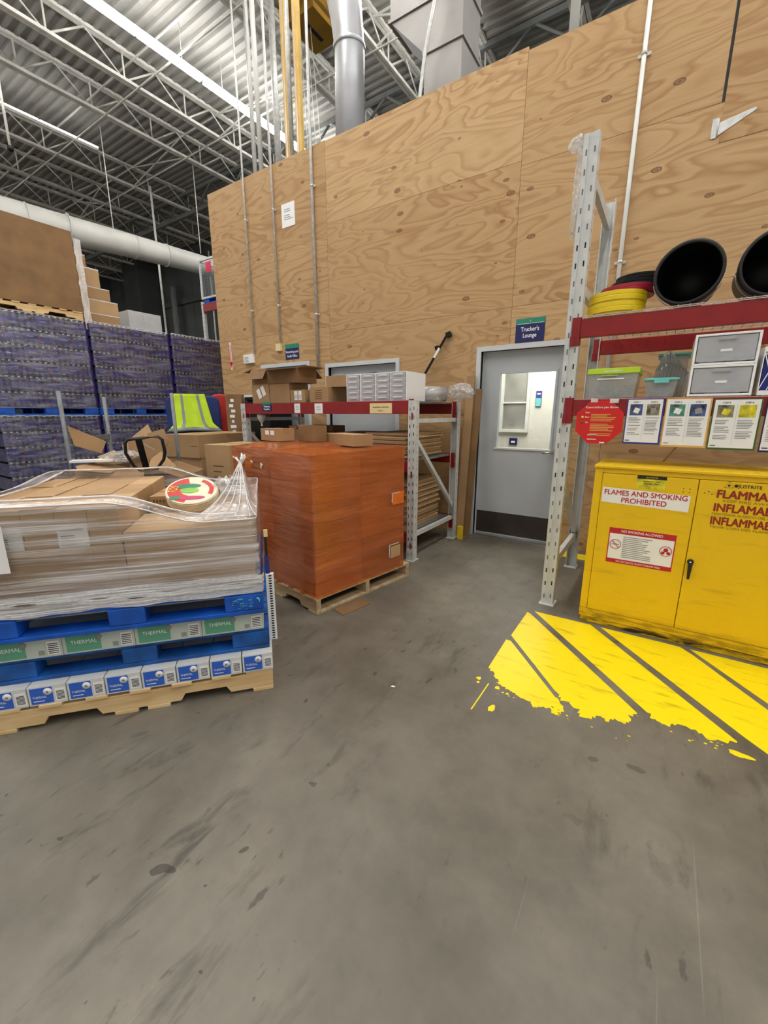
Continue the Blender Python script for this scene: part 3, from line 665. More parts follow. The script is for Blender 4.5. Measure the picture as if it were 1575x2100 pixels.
tag(obj('floor_stripe', M1(lambda bb: bb.prism([(-.84, 4.3), (-.3, 4.3), (-.3, 4.45), (-.84, 4.5)], .0002, .0012), 'floor_yellow')), 'patch of yellow floor paint by the wall, behind the rack post', 'floor marking')
# ------------------------------------------------------------------ pallets
def pallet_gma(name, label, L, W, H, loc, rz, m='pallet_pine', group=None, seed=1):
    """stringers run along x (length L), boards across y (depth W)"""
    t = thing(name, label, 'pallet', loc, rz, group); r = random.Random(seed); bt = .018
    for y in (0, W/2-.02, W-.04):
        b = MB(); b.mat(m)
        sh = H-2*bt; n0, n1, n2, n3 = L*.17, L*.36, L*.64, L*.83
        poly = [(0, bt), (n0, bt), (n0+.02, bt+sh*.42), (n1-.02, bt+sh*.42), (n1, bt), (n2, bt), (n2+.02, bt+sh*.42), (n3-.02, bt+sh*.42), (n3, bt), (L, bt), (L, H-bt), (0, H-bt)]
        b.prism(poly, -(y+.04), -y, T=Matrix.Rotation(math.pi/2, 4, 'X')); obj('stringer', b, t, bevel=.002)
    n = 7
    for i in range(n):
        wd = .13 if i in (0, n-1) else .09; x = i*(L-.13)/(n-1)+(0 if i in (0, n-1) else .02)
        e = r.uniform(-.008, .0) if i in (0, n-1) else r.uniform(-.012, .0)
        obj('deck_board', M1(lambda bb: bb.box(x, min(x+wd, L), e, W+.004, H-bt, H-.0005), m), t, bevel=.0025)
    for x in (0, L/2-.12, L/2+.02, L-.1):
        wd = .10; obj('base_board', M1(lambda bb: bb.box(x, x+wd, -.003, W, 0, bt), m), t, bevel=.002)
    return t
def pallet_block(name, label, L, W, H, loc, rz, m='blue_pallet', group=None):
    t = thing(name, label, 'pallet', loc, rz, group); tt = H*.17; bw = L*.15
    b = MB(); b.mat(m)
    k = 6
    for i in range(k): b.box(0, L, i*W/k+.004, (i+1)*W/k-.008, H-tt, H-.001)
    obj('top_deck', b, t, bevel=.003)
    for x in (0, L/2-bw*.42, L-bw):
        w_ = bw if x != L/2-bw*.42 else bw*.84
        for y in (0, W/2-.05, W-.1): obj('block', M1(lambda bb: bb.box(x, x+w_, y+.001, y+.1, tt, H-tt), m), t, bevel=.006)
    b = MB(); b.mat(m).box(0, L, 0, .1, 0, tt).box(0, L, W/2-.05, W/2+.05, 0, tt).box(0, L, W-.1, W, 0, tt).box(0, .1, .1, W/2-.05, 0, tt).box(L-.1, L, .1, W/2-.05, 0, tt).box(0, .1, W/2+.05, W-.1, 0, tt).box(L-.1, L, W/2+.05, W-.1, 0, tt)
    obj('base_frame', b, t, bevel=.003)
    return t

# ------------------------------------------------------------------ foreground stack (local: x along its front to the right, y away)
P0 = Vector((-1.55, 1.257)); UX = Vector((.648, .761)); UY = Vector((-.761, .648)); SR = math.atan2(.761, .648)
def S(a, b, z=0): p = P0-UX*a+UY*b; return (p.x, p.y, z)     # a = distance left of the right front corner, b = depth
pallet_gma('wooden_pallet', 'pale new pine pallet on the floor under the blue till-roll cartons', 1.22, 1.02, .12, S(1.20, 0), SR, 'pallet_pine', seed=4)
def thermal_box(m_main, m_print, L, W, H, word):
    """returns the meshes of one printed carton, its front facing -y"""
    b = MB(); b.mat(m_main).box(0.001, L-.001, 0, W, 0, H-.0005)
    p = MB(); p.mat(m_print)
    if H < .11 and L < .2:
        p.box(L*.06, L*.64, -.0008, 0, H*.07, H*.93); p.mat('paper_white').lathe([(.0, 0), (.017, 0), (.017, .0012), (.0, .0012)], 16, T=Matrix.Translation((L*.52, -.0008, H*.70)) @ Matrix.Rotation(math.pi/2, 4, 'X'), cap=False)
        p.mat('print_grey').lathe([(.0, 0), (.006, 0), (.006, .0016), (.0, .0016)], 12, T=Matrix.Translation((L*.51, -.0008, H*.68)) @ Matrix.Rotation(math.pi/2, 4, 'X'), cap=False)
        p.mat('paper_white').box(L*.70, L*.97, -.001, 0, H*.12, H*.78); p.mat('print_black')
        for i in range(7): p.box(L*.73, L*.94, -.0014, -.001, H*(.2+i*.07), H*(.235+i*.07))
        p.mat('paper_white').box(L*.12, L*.4, -.0012, 0, H*.20, H*.24)
    else:
        p.box(L*.05, L*.52, -.0008, 0, H*.08, H*.92); p.mat('print_grey').lathe([(.0, 0), (.013, 0), (.013, .0012), (.0, .0012)], 16, T=Matrix.Translation((L*.50, -.0008, H*.7)) @ Matrix.Rotation(math.pi/2, 4, 'X'), cap=False)
        p.mat('print_grey').box(L*.68, L*.76, -.001, 0, H*.12, H*.34); p.mat('paper_white').box(L*.8, L*.96, -.001, 0, H*.1, H*.75); p.mat('print_black')
        for i in range(6): p.box(L*.81, L*.95, -.0014, -.001, H*(.16+i*.09), H*(.2+i*.09))
    return b.mesh('box_body'), p.mesh('printed_label')
bb_, bp_ = thermal_box('carton_white', 'thermal_blue', .148, .5, .092, 'THERMAL')
gb_, gp_ = thermal_box('carton_greenish', 'thermal_green', .292, .48, .10, 'THERMAL')
tmp = thing('t', 't', 't'); tb_ = text('THERMAL', .012, 'text_white', tmp, (0, 0, 0), .055).data; tg_ = text('THERMAL', .019, 'text_white', tmp, (0, 0, 0), .105).data
for c in list(tmp.children): bpy.data.objects.remove(c)
bpy.data.objects.remove(tmp)
NB = 8
ordn = ['at the right front corner', 'second from the right front corner', 'third from the right front corner', 'fourth from the right front corner', 'fourth from the left end of the row', 'third from the left end of the row', 'second from the left end of the row', 'at the left end of the row']
for r_ in range(2):
    for i in range(NB):
        lab = 'blue printed carton in the bottom layer, '+ordn[i] if r_ == 0 else 'white carton in the hidden back row of the bottom layer'
        t = thing('till_roll_carton', lab, 'box', S(-.03+(i+1)*.1515, -.005+r_*.505, .12), SR, 'blue printed cartons in the bottom layer')
        obj('box_body', bb_, t)
        if r_ == 0: obj('printed_label', bp_, t); o = obj('lettering', tb_, t); o.location = (.043, -.0015, .034)
pallet_block('blue_pallet', 'lower scuffed blue pallet between the green and the blue printed cartons', 1.20, .93, .118, S(1.185, .045, .2125), SR, 'blue_pallet_worn')
bpal = [o for o in COL.objects if o.name.startswith('blue_pallet')][-1]
gord = ['at the right front corner', 'second from the right', 'third from the right', 'at the left end']
for r_ in range(2):
    for i in range(4):
        lab = 'green printed carton between the blue pallets, '+gord[i] if r_ == 0 else 'green printed carton in the hidden row between the blue pallets'
        t = thing('till_roll_carton', lab, 'box', S((i+1)*.2925+.005, .035+r_*.485, .331), SR, 'green printed cartons between the blue pallets')
        obj('box_body', gb_, t)
        if r_ == 0: obj('printed_label', gp_, t); o = obj('lettering', tg_, t); o.location = (.085, -.0015, .045)
up = pallet_block('blue_pallet', 'upper bright blue pallet under the film-wrapped cartons', 1.20, 1.0, .125, S(1.20, .0, .4325), SR, 'blue_pallet')
b = MB(); b.mat('lid_aqua'); rn = random.Random(2)
for i in range(34):
    x = 1.05+rn.uniform(0, .09); z = rn.uniform(.03, .09); b.box(x, x+rn.uniform(.004, .02), -.0008, 0, z, z+.0014)
b.prism([(1.165, .085), (1.18, .088), (1.185, .075), (1.183, .06), (1.178, .075)], 0, .001, T=Matrix.Rotation(math.pi/2, 4, 'X')); obj('chalk_scrawl', b, up)
text('CHEP', .022, 'lid_aqua', up, (.1, -.001, .04)) if False else None
# perforated strip and stick at the right side of the stack
t = thing('perforated_strip', 'white strip with a column of dark oval holes at the right end of the pallets', 'edge strip', S(-.018, .12, .2135), SR)
obj('strip', M1(lambda bb: bb.box(0, .040, 0, .02, 0, .375), 'paper_white'), t)
b = MB(); b.mat('slot_black')
for k in range(26): b.lathe([(.0, 0), (.0045, 0), (.0045, .001), (0, .001)], 10, T=Matrix.Translation((.022, -.0002, .010+.0142*k)) @ Matrix.Diagonal((1.9, 1, .85, 1)) @ Matrix.Rotation(math.pi/2, 4, 'X'), cap=False)
obj('oval_holes', b, t)
t = thing('edge_stick', 'thin stick with cream tip and blue lower end, right of the wrapped cartons', 'stick', S(-.020, .125, .589), SR)
obj('lower_end', M1(lambda bb: bb.box(0, .02, 0, .014, 0, .10), 'sign_blue'), t); obj('middle', M1(lambda bb: bb.box(.004, .016, 0, .014, .10, .20), 'print_black'), t); obj('tip', M1(lambda bb: bb.box(.002, .022, 0, .014, .20, .235), 'paper_cream'), t)

# cartons inside the clear film
Z0 = .558
def inner(a0, a1, b0, b1, z0, z1, label, m='kraft', name='shipping_carton', marks=None):
    return carton(name, label, a1-a0, b1-b0, z1-z0, S(a1, b0, z0), SR, m, 'cartons wrapped in clear film', tape=False, marks=marks)
def lab_marks(x, w, z, h, word=None):
    def f(k, L, W, H):
        k.mat('paper_white').box(x, x+w, -.0009, 0, z, z+h); k.mat('print_grey'); k.box(x+w*.1, x+w*.85, -.0014, -.0009, z+h*.72, z+h*.86)
        for i in range(5): k.box(x+w*.1, x+w*.55, -.0014, -.0009, z+h*(.1+.1*i), z+h*(.14+.1*i))
    return f
inner(.58, 1.18, .03, .50, Z0, .79, 'film-wrapped carton, lower front left of the wrapped load', marks=lambda k, L, W, H: k.mat('kraft_dark').box(L*.1, L*.103, -.0006, 0, 0, H))
inner(.03, .575, .03, .50, Z0, .79, 'film-wrapped carton, lower front right of the wrapped load', 'kraft_light', marks=lambda k, L, W, H: k.mat('print_brown').box(L*.22, L*.48, -.0006, 0, H*.30, H*.35))
inner(.58, 1.18, .51, .98, Z0, .79, 'film-wrapped carton, lower back left of the wrapped load'); inner(.03, .575, .51, .98, Z0, .79, 'film-wrapped carton, lower back right of the wrapped load')
inner(.03, .575, .03, .40, .791, .885, 'low film-wrapped carton at the right front, below the bag', 'kraft_light')
inner(.03, .575, .41, .98, .791, .86, 'low film-wrapped carton at the right back', 'kraft_dark')
bi = random.Random(9)
for j in range(3):
    for i in range(5):
        a0 = .582+i*.12; b0 = .03+j*.317
        lb = ('front' if j == 0 else 'middle' if j == 1 else 'back')+' row of the raised cartons, '+['right end', 'second from right', 'centre', 'second from left', 'left end'][i]
        inner(a0, a0+.1185, b0, b0+.315, .791, 1.004+bi.uniform(0, .008), lb+', under the film', bi.choice(['kraft_light', 'kraft_light', 'kraft']),
              marks=lab_marks(.0, .114, .045, .1) if (j == 0 and i in (1, 3)) else None)
carton('shipping_carton', 'small kraft carton with dark stencilled row, between the bag and the raised cartons', .19, .30, .10, S(.56, .48, .862), SR-.10, 'kraft', 'cartons wrapped in clear film', marks=lambda k, L, W, H: [k.mat('print_brown').box(L*(.08+.085*i), L*(.13+.085*i), -.0008, 0, H*.66, H*.82) for i in range(10)])
t = thing('shipping_label', 'white paper sheet stuck outside the film near the left edge of the photo', 'paper', S(1.16, -.012, .755), SR)
obj('paper', M1(lambda bb: bb.box(0, .17, 0, .001, 0, .2), 'paper_white'), t); b = MB(); lines(b, .02, .15, .02, .18, 7, -.0, 'print_grey', 8); obj('printed_lines', b, t)

# clear film around the load
def wrap(name, label, L, W, zbot, ztop_f, mat_, loc, rz, off=.012, wave=.006, seed=1, top=None, n=220, levels=14, rim=None, r=.03, parts=True, zc=None):
    """sleeve of stretch film round a load L x W standing at local origin (x right, y away)"""
    rc = r; peri = []
    def corner(cx, cy, a0):
        return [(cx+rc*math.cos(a0+k*math.pi/2/6), cy+rc*math.sin(a0+k*math.pi/2/6)) for k in range(7)]
    x0, x1, y0, y1 = -off, L+off, -off, W+off
    base = corner(x1-rc, y0+rc, -math.pi/2)+corner(x1-rc, y1-rc, 0)+corner(x0+rc, y1-rc, math.pi/2)+corner(x0+rc, y0+rc, math.pi)
    pts = []
    for i in range(len(base)):
        a, c = Vector((*base[i], 0)), Vector((*base[(i+1) % len(base)], 0)); k = max(1, int((c-a).length/.025))
        for j in range(k): pts.append(a.lerp(c, j/k))
    cen = Vector((L/2, W/2, 0)); b = MB(); b.mat(mat_); rows = []
    for lv in range(levels+1):
        row = []
        for p in pts:
            zt = ztop_f(p.x, p.y); z = zbot+(zt-zbot)*lv/levels
            d = (p-cen).normalized(); amp = wave*(noise.noise(Vector((p.x*3+seed, p.y*3, z*24)))+.6*noise.noise(Vector((p.x*9, p.y*9+seed, z*60))))
            row.append(b.bm.verts.new((p.x+d.x*amp, p.y+d.y*amp, z)))
        rows.append(row)
    if top:
        for ins, f in top:
            row = []
            for p in pts:
                q = Vector((min(max(p.x, x0+ins), x1-ins), min(max(p.y, y0+ins), y1-ins), 0)); row.append(b.bm.verts.new((q.x, q.y, f(q.x, q.y))))
            rows.append(row)
    N = len(pts)
    for A, B in zip(rows, rows[1:]):
        for k in range(N):
            try: f = b.bm.faces.new((A[k], A[(k+1) % N], B[(k+1) % N], B[k])); f.smooth = True; f.material_index = b.cur
            except ValueError: pass
    t = thing(name, label, 'stretch film', loc, rz); ends = [tuple(v.co) for v in rows[-1]]; edge = [tuple(v.co) for v in rows[levels]]
    me = b.mesh('film_sleeve'); obj('film_sleeve', me, t)
    return t, ends, edge
FL, FW = 1.18, .98
def ss(e0, e1, x): x = min(max((x-e0)/(e1-e0), 0), 1); return x*x*(3-2*x)
def ftop(x, y):        # x from left end of the load
    a = 1.18-x; h = .915+.112*ss(.22, .62, a)
    h += .05*ss(.45, .95, y)*(1-ss(.5, .64, a)) + .03*ss(.5, .95, y)*ss(.5, .64, a); return h
def frim(x, y): 
    a = 1.18-x; h = ftop(x, y)+.012; pk = math.exp(-(((a-.10)/.10)**2+((y-.36)/.16)**2)); return h+.0*pk
t, rimp, edge = wrap('stretch_film', 'clear crinkled stretch film around the cartons on the upper blue pallet', FL, FW, Z0-.03, ftop, 'film_clear', S(1.19, .015, 0), SR, off=.006, wave=.007, top=[(.045, frim), (.10, frim)])
def thin(ps, k=3): return ps[::k]
b = MB(); b.mat('film_rim'); b.tube([(x, y, z+.004*noise.noise(Vector((x*20, y*20, 1)))) for x, y, z in thin(rimp)], .006, 6, closed=True, rs=[.005+.003*noise.noise(Vector((i*.4, 0, 0))) for i in range(len(thin(rimp)))]); obj('gathered_rim', b, t)
b = MB(); b.mat('film_rim'); b.tube([(x, y, z) for x, y, z in thin(edge)], .0035, 6, closed=True); obj('top_edge_fold', b, t)
b = MB(); b.mat('film_bunch')
for k in range(5):
    z_ = Z0-.012+.018*k; n_ = 90; pr2 = []
    for (xa, ya), (xc, yc) in (((-.012, -.012), (FL+.012, -.012)), ((FL+.012, -.012), (FL+.012, FW+.012))):
        for i in range(n_): u = i/n_; pr2.append((xa+(xc-xa)*u, ya+(yc-ya)*u))
    for (x1_, y1_), (x2_, y2_) in zip(pr2, pr2[1:]):
        w1, w2 = .012*noise.noise(Vector((x1_*7, y1_*7, k*3))), .012*noise.noise(Vector((x2_*7, y2_*7, k*3))); o1, o2 = -.004-.004*k*.3+w1*.4, -.004-.004*k*.3+w2*.4
        b.face([(x1_-o1*(y1_ > 0), y1_+o1*(y1_ <= 0), z_+w1), (x2_-o2*(y2_ > 0), y2_+o2*(y2_ <= 0), z_+w2), (x2_-o2*(y2_ > 0), y2_+o2*(y2_ <= 0), z_+w2+.024), (x1_-o1*(y1_ > 0), y1_+o1*(y1_ <= 0), z_+w1+.024)], True)
obj('bunched_hem', b, t, label='whitish bunched film along the lower edge')
# the pulled-up tuft at the right
b = MB(); b.mat('film_clear'); pk = Vector((1.18-.07, .50, 1.145)); base = []
nb = 26
for k in range(nb+1):
    u = k/nb
    if u < .5: base.append(Vector((1.18-.30+.60*u, .02, .925)))
    else: base.append(Vector((1.186, .02+(u-.5)*1.5, .925+.03*(u-.5))))
mid = []
for lv in range(9):
    f = lv/8; row = []
    for k, p in enumerate(base):
        q = p.lerp(pk, f); s = math.sin(math.pi*f)*(.012*math.sin(k*2.6)-.035); d = Vector((-.3, .9, 0)); q = q-Vector((0, 0, .07*math.sin(math.pi*f)))
        q += Vector((.5, -.6, .2))*.012*math.sin(k*2.3)*(math.sin(math.pi*f)); row.append(b.bm.verts.new(q))
    mid.append(row)
for A, B in zip(mid, mid[1:]):
    for k in range(nb):
        f = b.bm.faces.new((A[k], A[k+1], B[k+1], B[k])); f.smooth = True
b.mat('film_rim')
for k in (0, 3, 6, 9, 12, 13, 16): 
    b.tube([tuple(r_[k].co) for r_ in mid], .003, 5)
rt = random.Random(4)
for i in range(10):
    an = rt.uniform(0, 6.28); b.tube([tuple(pk-Vector((0, 0, .03))), tuple(pk+Vector((.03*math.cos(an), .03*math.sin(an), rt.uniform(.005, .035))))], .005, 5)
obj('pulled_tuft', b, t, label='bunched film pulled up into a peak')

# bag of tortilla rounds
t = thing('food_bag', 'clear bag of round cream tostadas with red and green print on the wrapped cartons', 'food bag', S(.325, .36, .985), SR)
T = Matrix.Rotation(math.radians(34), 4, 'X') @ Matrix.Diagonal((1.35, 1.1, 1, 1))
b = MB(); b.mat('bag_cream'); b.M = T
for k in range(5): b.lathe([(.001, -.028+k*.011), (.093, -.028+k*.011), (.096, -.023+k*.011), (.093, -.019+k*.011), (.001, -.019+k*.011)], 30)
obj('tostada_pile', b, t)
b = MB(); b.M = T; b.mat('paper_white')
def ell(m, cx, cy, rx, ry, z, a0=0, a1=2*math.pi, r2=0, n=30):
    b.mat(m)
    for k in range(n):
        p, q = a0+(a1-a0)*k/n, a0+(a1-a0)*(k+1)/n
        f = [(cx+rx*math.cos(p), cy+ry*math.sin(p), z), (cx+rx*math.cos(q), cy+ry*math.sin(q), z)]
        f += [(cx+rx*r2*math.cos(q), cy+ry*r2*math.sin(q), z), (cx+rx*r2*math.cos(p), cy+ry*r2*math.sin(p), z)] if r2 else [(cx, cy, z)]
        b.face(f)
ell('bag_cream', 0, 0, .092, .092, .030); ell('bag_red', 0, 0, .086, .084, .0312, math.radians(100), math.radians(255), .45); ell('bag_red', 0, 0, .08, .08, .0313, math.radians(-25), math.radians(60), .8)
ell('bag_green', -.012, .028, .045, .016, .032, math.radians(0), math.radians(360)); ell('bag_lime', -.008, -.002, .034, .017, .0322); ell('bag_pink', .0, -.052, .05, .012, .032); ell('bag_green', -.056, -.05, .02, .012, .0321)
obj('printed_panel', b, t)
o = text('TOS', .03, 'bag_yellow', t, (0, 0, 0), .045, face='+Z', rot=math.radians(75)); o.data.transform(Matrix.Translation((-.052, .004, .0335))); o.data.transform(T)
b = MB(); b.mat('film_wad')
for k_ in range(26):
    a0_ = k_*2.4; r0_ = .035+.012*math.sin(k_*1.7); c0_ = Vector((.175+.045*math.sin(k_*.9), .05+.04*math.cos(k_*1.3), .035+.03*math.sin(k_*2.2)))
    q_ = [c0_+Vector((r0_*math.cos(a0_+j*2.09), r0_*math.sin(a0_+j*2.09), .03*math.sin(a0_*3+j*2))) for j in range(3)]; b.face(q_, True)
b.M = T @ Matrix.Translation((.10, .02, 0)); rows = []
for i in range(9):
    row = []
    for j in range(7):
        x = i*.013; y = (j-3)*.017*(1-.05*i); row.append(b.bm.verts.new(b.M @ Vector((x, y, .012*math.sin(j*2.1+i)+.02*math.sin(i*.5)))))
    rows.append(row)
for A, B in zip(rows, rows[1:]):
    for j in range(6): f = b.bm.faces.new((A[j], A[j+1], B[j+1], B[j])); f.smooth = True
b.M = Matrix(); obj('clear_bag', b, t)

# ------------------------------------------------------------------ orange wrapped pallet
OR = math.atan2(-.167, .985)   # local x points towards the right rear corner of its front edge
# local frame: x along l reversed (towards the corner), y = r direction (away)
OX = Vector((.985, -.167)); OY = Vector((.167, .985)); OP = Vector((-1.897, 2.0)); ORZ = math.atan2(-.167, .985)
def O(l, r, z=0): p = OP-OX*l+OY*r; return (p.x, p.y, z)
pallet_gma('wooden_pallet', 'weathered pallet under the orange wrapped cartons', 1.10, 1.02, .125, O(1.10, 0), ORZ, 'pallet_old', seed=11)
rr = random.Random(21)
for r0, r1, k in ((.02, .47, 0), (.475, .93, 1)):
    for l0, l1, kk in ((.03, .53, 0), (.535, 1.03, 1)):
        for zi in range(3):
            z0 = .126+zi*.335
            carton('shipping_carton', 'carton wrapped in orange film, %s tier, %s %s' % (['lowest', 'middle', 'top'][zi], ['near', 'far'][k], ['right', 'left'][kk]), l1-l0, r1-r0, .333, O(l1, r0+.005, z0), ORZ, rr.choice(['kraft', 'kraft_dark', 'kraft']), 'cartons wrapped in orange film', tape=False,
                   marks=(lambda kq, L, W, H: kq.mat('paper_cream').box(L*.25, L*.45, -.0009, 0, H*.55, H*.85)) if (kk == 1 and zi == 2 and k == 0) else None)
tray = [(-1.0, .3)]
carton('shipping_carton', 'flat carton making the raised bump under the orange film', .45, .55, .028, O(.98, .25, .126+1.004), ORZ, 'kraft_dark', 'cartons wrapped in orange film', tape=False)
OL, OW = 1.04, .93
def obump(x, y):   # x from the left end; the sheet stays just above the bump carton
    l = 1.06-x; u = ss(.36, .52, l)*(1-ss(1.0, 1.05, l))*ss(.04, .22, y)*(1-ss(.84, .93, y))
    return 1.142+.032*u+.003*noise.noise(Vector((x*12, y*12, 2)))
t, e1, e2 = wrap('stretch_film', 'orange stretch film wound around the cartons beside the stock rack', OL, OW, .12, lambda x, y: 1.140, 'film_orange', O(1.05, .01, 0), ORZ, off=.012, wave=.006, seed=5, r=.02)
b = MB(); b.mat('film_orange'); NX, NY = 44, 40; g = []
for i in range(NX+1):
    g.append([b.bm.verts.new((-.012+(OL+.024)*i/NX, -.012+(OW+.024)*j/NY, 1.140 if i in (0, NX) or j in (0, NY) else obump(OL*i/NX, OW*j/NY))) for j in range(NY+1)])
for i in range(NX):
    for j in range(NY):
        f = b.bm.faces.new((g[i][j], g[i+1][j], g[i+1][j+1], g[i][j+1])); f.smooth = True
obj('film_top', b, t)
b = MB(); b.mat('paper_white')
for q, (x, z) in enumerate([(.03, 1.055), (.16, 1.045), (.31, 1.04), (.45, 1.03)]):
    b.box(x, x+.03, -.027, -.0255, z, z+.014, M=Matrix.Translation((x, 0, z)) @ Matrix.Rotation(.3, 4, 'Y') @ Matrix.Translation((-x, 0, -z)))
b.box(.452, .464, -.027, -.0255, 1.0, 1.03); obj('tape_scraps', b, t, label='small pale tape scraps')
b = MB(); b.mat('film_rim')
for yy, z0, z1, w_ in ((.80, .24, .35, .12), (.82, .70, .78, .10)):
    b.box(OL+.018, OL+.0195, yy-w_/2, yy+w_/2, z1-.008, z1); b.box(OL+.018, OL+.0195, yy-w_/2, yy-w_/2+.01, z0, z1)
obj('glossy_creases', b, t)
obj('paper_label', BX('kraft_light', OL+.0178, OL+.019, .76, .88, .23, .33), t); obj('paper_label', BX('thermal_orange', OL+.0178, OL+.019, .78, .92, .68, .78), t)
tag(obj('cardboard_scrap', M1(lambda bb: bb.prism([(-1.86, 2.14), (-1.74, 2.10), (-1.68, 2.36), (-1.80, 2.40)], .0005, .005), 'kraft_dark')), 'flat scrap of cardboard on the floor at the corner of the orange load', 'cardboard scrap')
# loose boxes on top
ZO = 1.1445
carton('shipping_carton', 'flat kraft box lying on the right end of the orange load', .40, .19, .09, (-2.38, 2.70, ZO+.004), -.28, 'kraft', 'loose boxes on the orange load', tape=False)
carton('shipping_carton', 'upright open kraft box standing on the orange load, behind the flat box', .22, .13, .125, O(.77, .46, 1.178), ORZ, 'kraft_dark', 'loose boxes on the orange load', open_top=[('x-', 35)])
carton('shipping_carton', 'kraft box with white barcode labels on the left of the orange load', .26, .16, .10, O(1.03, .26, 1.178), ORZ, 'kraft', 'loose boxes on the orange load', marks=lambda k, L, W, H: [k.mat('paper_white').box(L*(.28+.3*i), L*(.5+.3*i), -.0009, 0, H*.5, H*.85) for i in range(2)])
# ------------------------------------------------------------------ racks
def upright(b, x, y, w_, d_, h, side=1):
    if side < 0:
        b.M = Matrix.Translation((0, 2*y+d_, 0)) @ Matrix.Diagonal((1, -1, 1, 1))
    """slotted column, front face to -y"""
    b.mat('rack_grey'); tk = .006
    b.box(x-w_/2, x-w_*.16, y, y+tk, 0.006, h).box(x+w_*.16, x+w_/2, y, y+tk, 0.006, h).box(x-w_*.16, x+w_*.16, y+.006, y+.010, 0.006, h)
    b.box(x-w_/2, x-w_/2+tk, y+tk, y+d_, .006, h).box(x+w_/2-tk, x+w_/2, y+tk, y+d_, .006, h)
    b.box(x-w_*.62, x+w_*.62, y-.02, y+d_+.03, 0, .006)
    z = .05; kk = 0
    while z < h-.05:
        kk += 1; b.mat('slot_black' if kk % 7 in (2, 3) else 'slot_grey')
        for s in (-1, 1): b.box(x+s*w_*.27-.0042, x+s*w_*.27+.0042, y-.0006, y, z+.008*(s > 0), z+.032+.008*(s > 0))
        b.box(x+w_/2, x+w_/2+.0006, y+d_*.5-.003, y+d_*.5+.003, z, z+.020)
        z += .0762 if h < 2 else .1016
def end_frame(t, x, yf, yr, h, w_, braces, d_=.07):
    for y in (yf, yr-d_):
        b = MB(); upright(b, x, y, w_, d_, h, 1 if y == yf else -1); obj('post', b, t)
    for (z0, z1) in braces: obj('brace', M1(lambda bb: bb.bar((x, yf+d_*.7, z0), (x, yr-d_*.7, z1), .035, .06 if h > 2 else .04), 'rack_grey'), t)
def beam(t, x0, x1, y, z0, z1, dpt=.045, s=1, lip=True):
    b = MB(); b.mat('beam_red').box(x0, x1, y, y+dpt, z0, z1).box(x0, x1, y+dpt*.6*(1 if s > 0 else 0), y+dpt, z1, z1+.0)
    obj('beam', b, t, bevel=.003)
    for x, d in ((x0, -1), (x1, 1)):
        b = MB(); b.mat('beam_red')
        b.box(min(x, x+d*.05), max(x, x+d*.05), y-.004, y+.001, z0-.05, z1+.012); b.box(min(x, x+d*.006), max(x, x+d*.006), y, y+dpt, z0-.045, z1+.012)
        b.box(min(x+d*.03, x+d*.055), max(x+d*.03, x+d*.055), y-.008, y-.004, z0-.05, z0+.01)
        obj('beam_connector', b, t)
def wire_deck(t, x0, x1, y0, y1, z):
    b = MB(); b.mat('wire_pale')
    n = int((x1-x0)/.055)
    for i in range(n+1):
        x = x0+(x1-x0)*i/n; b.box(x-.0022, x+.0022, y0, y1, z-.002, z+.002); b.box(x-.0022, x+.0022, y0, y0+.004, z-.012, z)
    m = int((y1-y0)/.1)
    for j in range(m+1): y = y0+(y1-y0)*j/m; b.box(x0, x1, y-.002, y+.002, z-.006, z-.002)
    b.box(x0, x1, y0-.002, y0+.002, z-.014, z-.010)
    obj('wire_deck', b, t)
# stock rack on the left
LR = thing('stock_rack', 'low grey stock rack with red beams, loaded with cartons and drawer towers', 'storage rack', (0, 0, 0))
YF, YR = 3.34, 4.34
for x in (-4.235, -1.91):
    end_frame(LR, x, YF, YR, 1.515, .075, [(.25, .25), (1.335, 1.335), (1.19, .38)])
for z0, z1 in ((1.395, 1.515), (.865, .965), (.17, .27)):
    beam(LR, -4.197, -1.948, YF+.012, z0, z1); beam(LR, -4.197, -1.948, YR-.06, z0, z1)
    obj('shelf_deck', M1(lambda bb: bb.box(-4.19, -1.955, YF+.058, YR-.062, z1-.018, z1-.002), 'rack_dark'), LR)
def beam_tag(name, label, x0, x1, z0, z1, m, y, words=None, hdr=None):
    t = thing(name, label, 'sign', (x0, y, z0)); W_, H_ = x1-x0, z1-z0
    obj('board', BX(m, 0, W_, -.003, 0, 0, H_), t)
    if hdr: obj('header', BX(hdr, 0, W_, -.0036, -.003, H_*.75, H_), t)
    for i, (wd, hh, zz, wf_, mm) in enumerate(words or []): text(wd, hh, mm, t, (W_/2, -.0036, zz), wf_, bold=.02)
    return t
yb = YF+.0115
beam_tag('shelf_sign', 'small navy and green Shipping Supplies sign on the red beam', -3.90, -3.75, 1.425, 1.525, 'navy', yb, [('Shipping', .02, .045, .10, 'text_white'), ('Supplies', .02, .015, .10, 'text_white')], 'teal')
beam_tag('shelf_tag', 'left of the two small white paper tags on the red beam', -3.385, -3.30, 1.405, 1.505, 'paper_white', yb, [('NO', .012, .06, .03, 'print_grey'), ('TAGS', .01, .035, .04, 'print_grey')])
beam_tag('shelf_tag', 'right of the two small white paper tags on the red beam', -3.09, -2.98, 1.400, 1.502, 'paper_white', yb, [('BOX', .012, .06, .05, 'print_grey'), ('ITEMS', .012, .035, .06, 'print_grey')])
beam_tag('shelf_tag', 'pale yellow paper tag on the red beam below the drawer towers', -2.38, -2.13, 1.40, 1.495, 'paper_cream', yb, [('SHIPPING BOXES', .014, .05, .18, 'print_brown'), ('ONLY', .012, .02, .06, 'print_brown')])
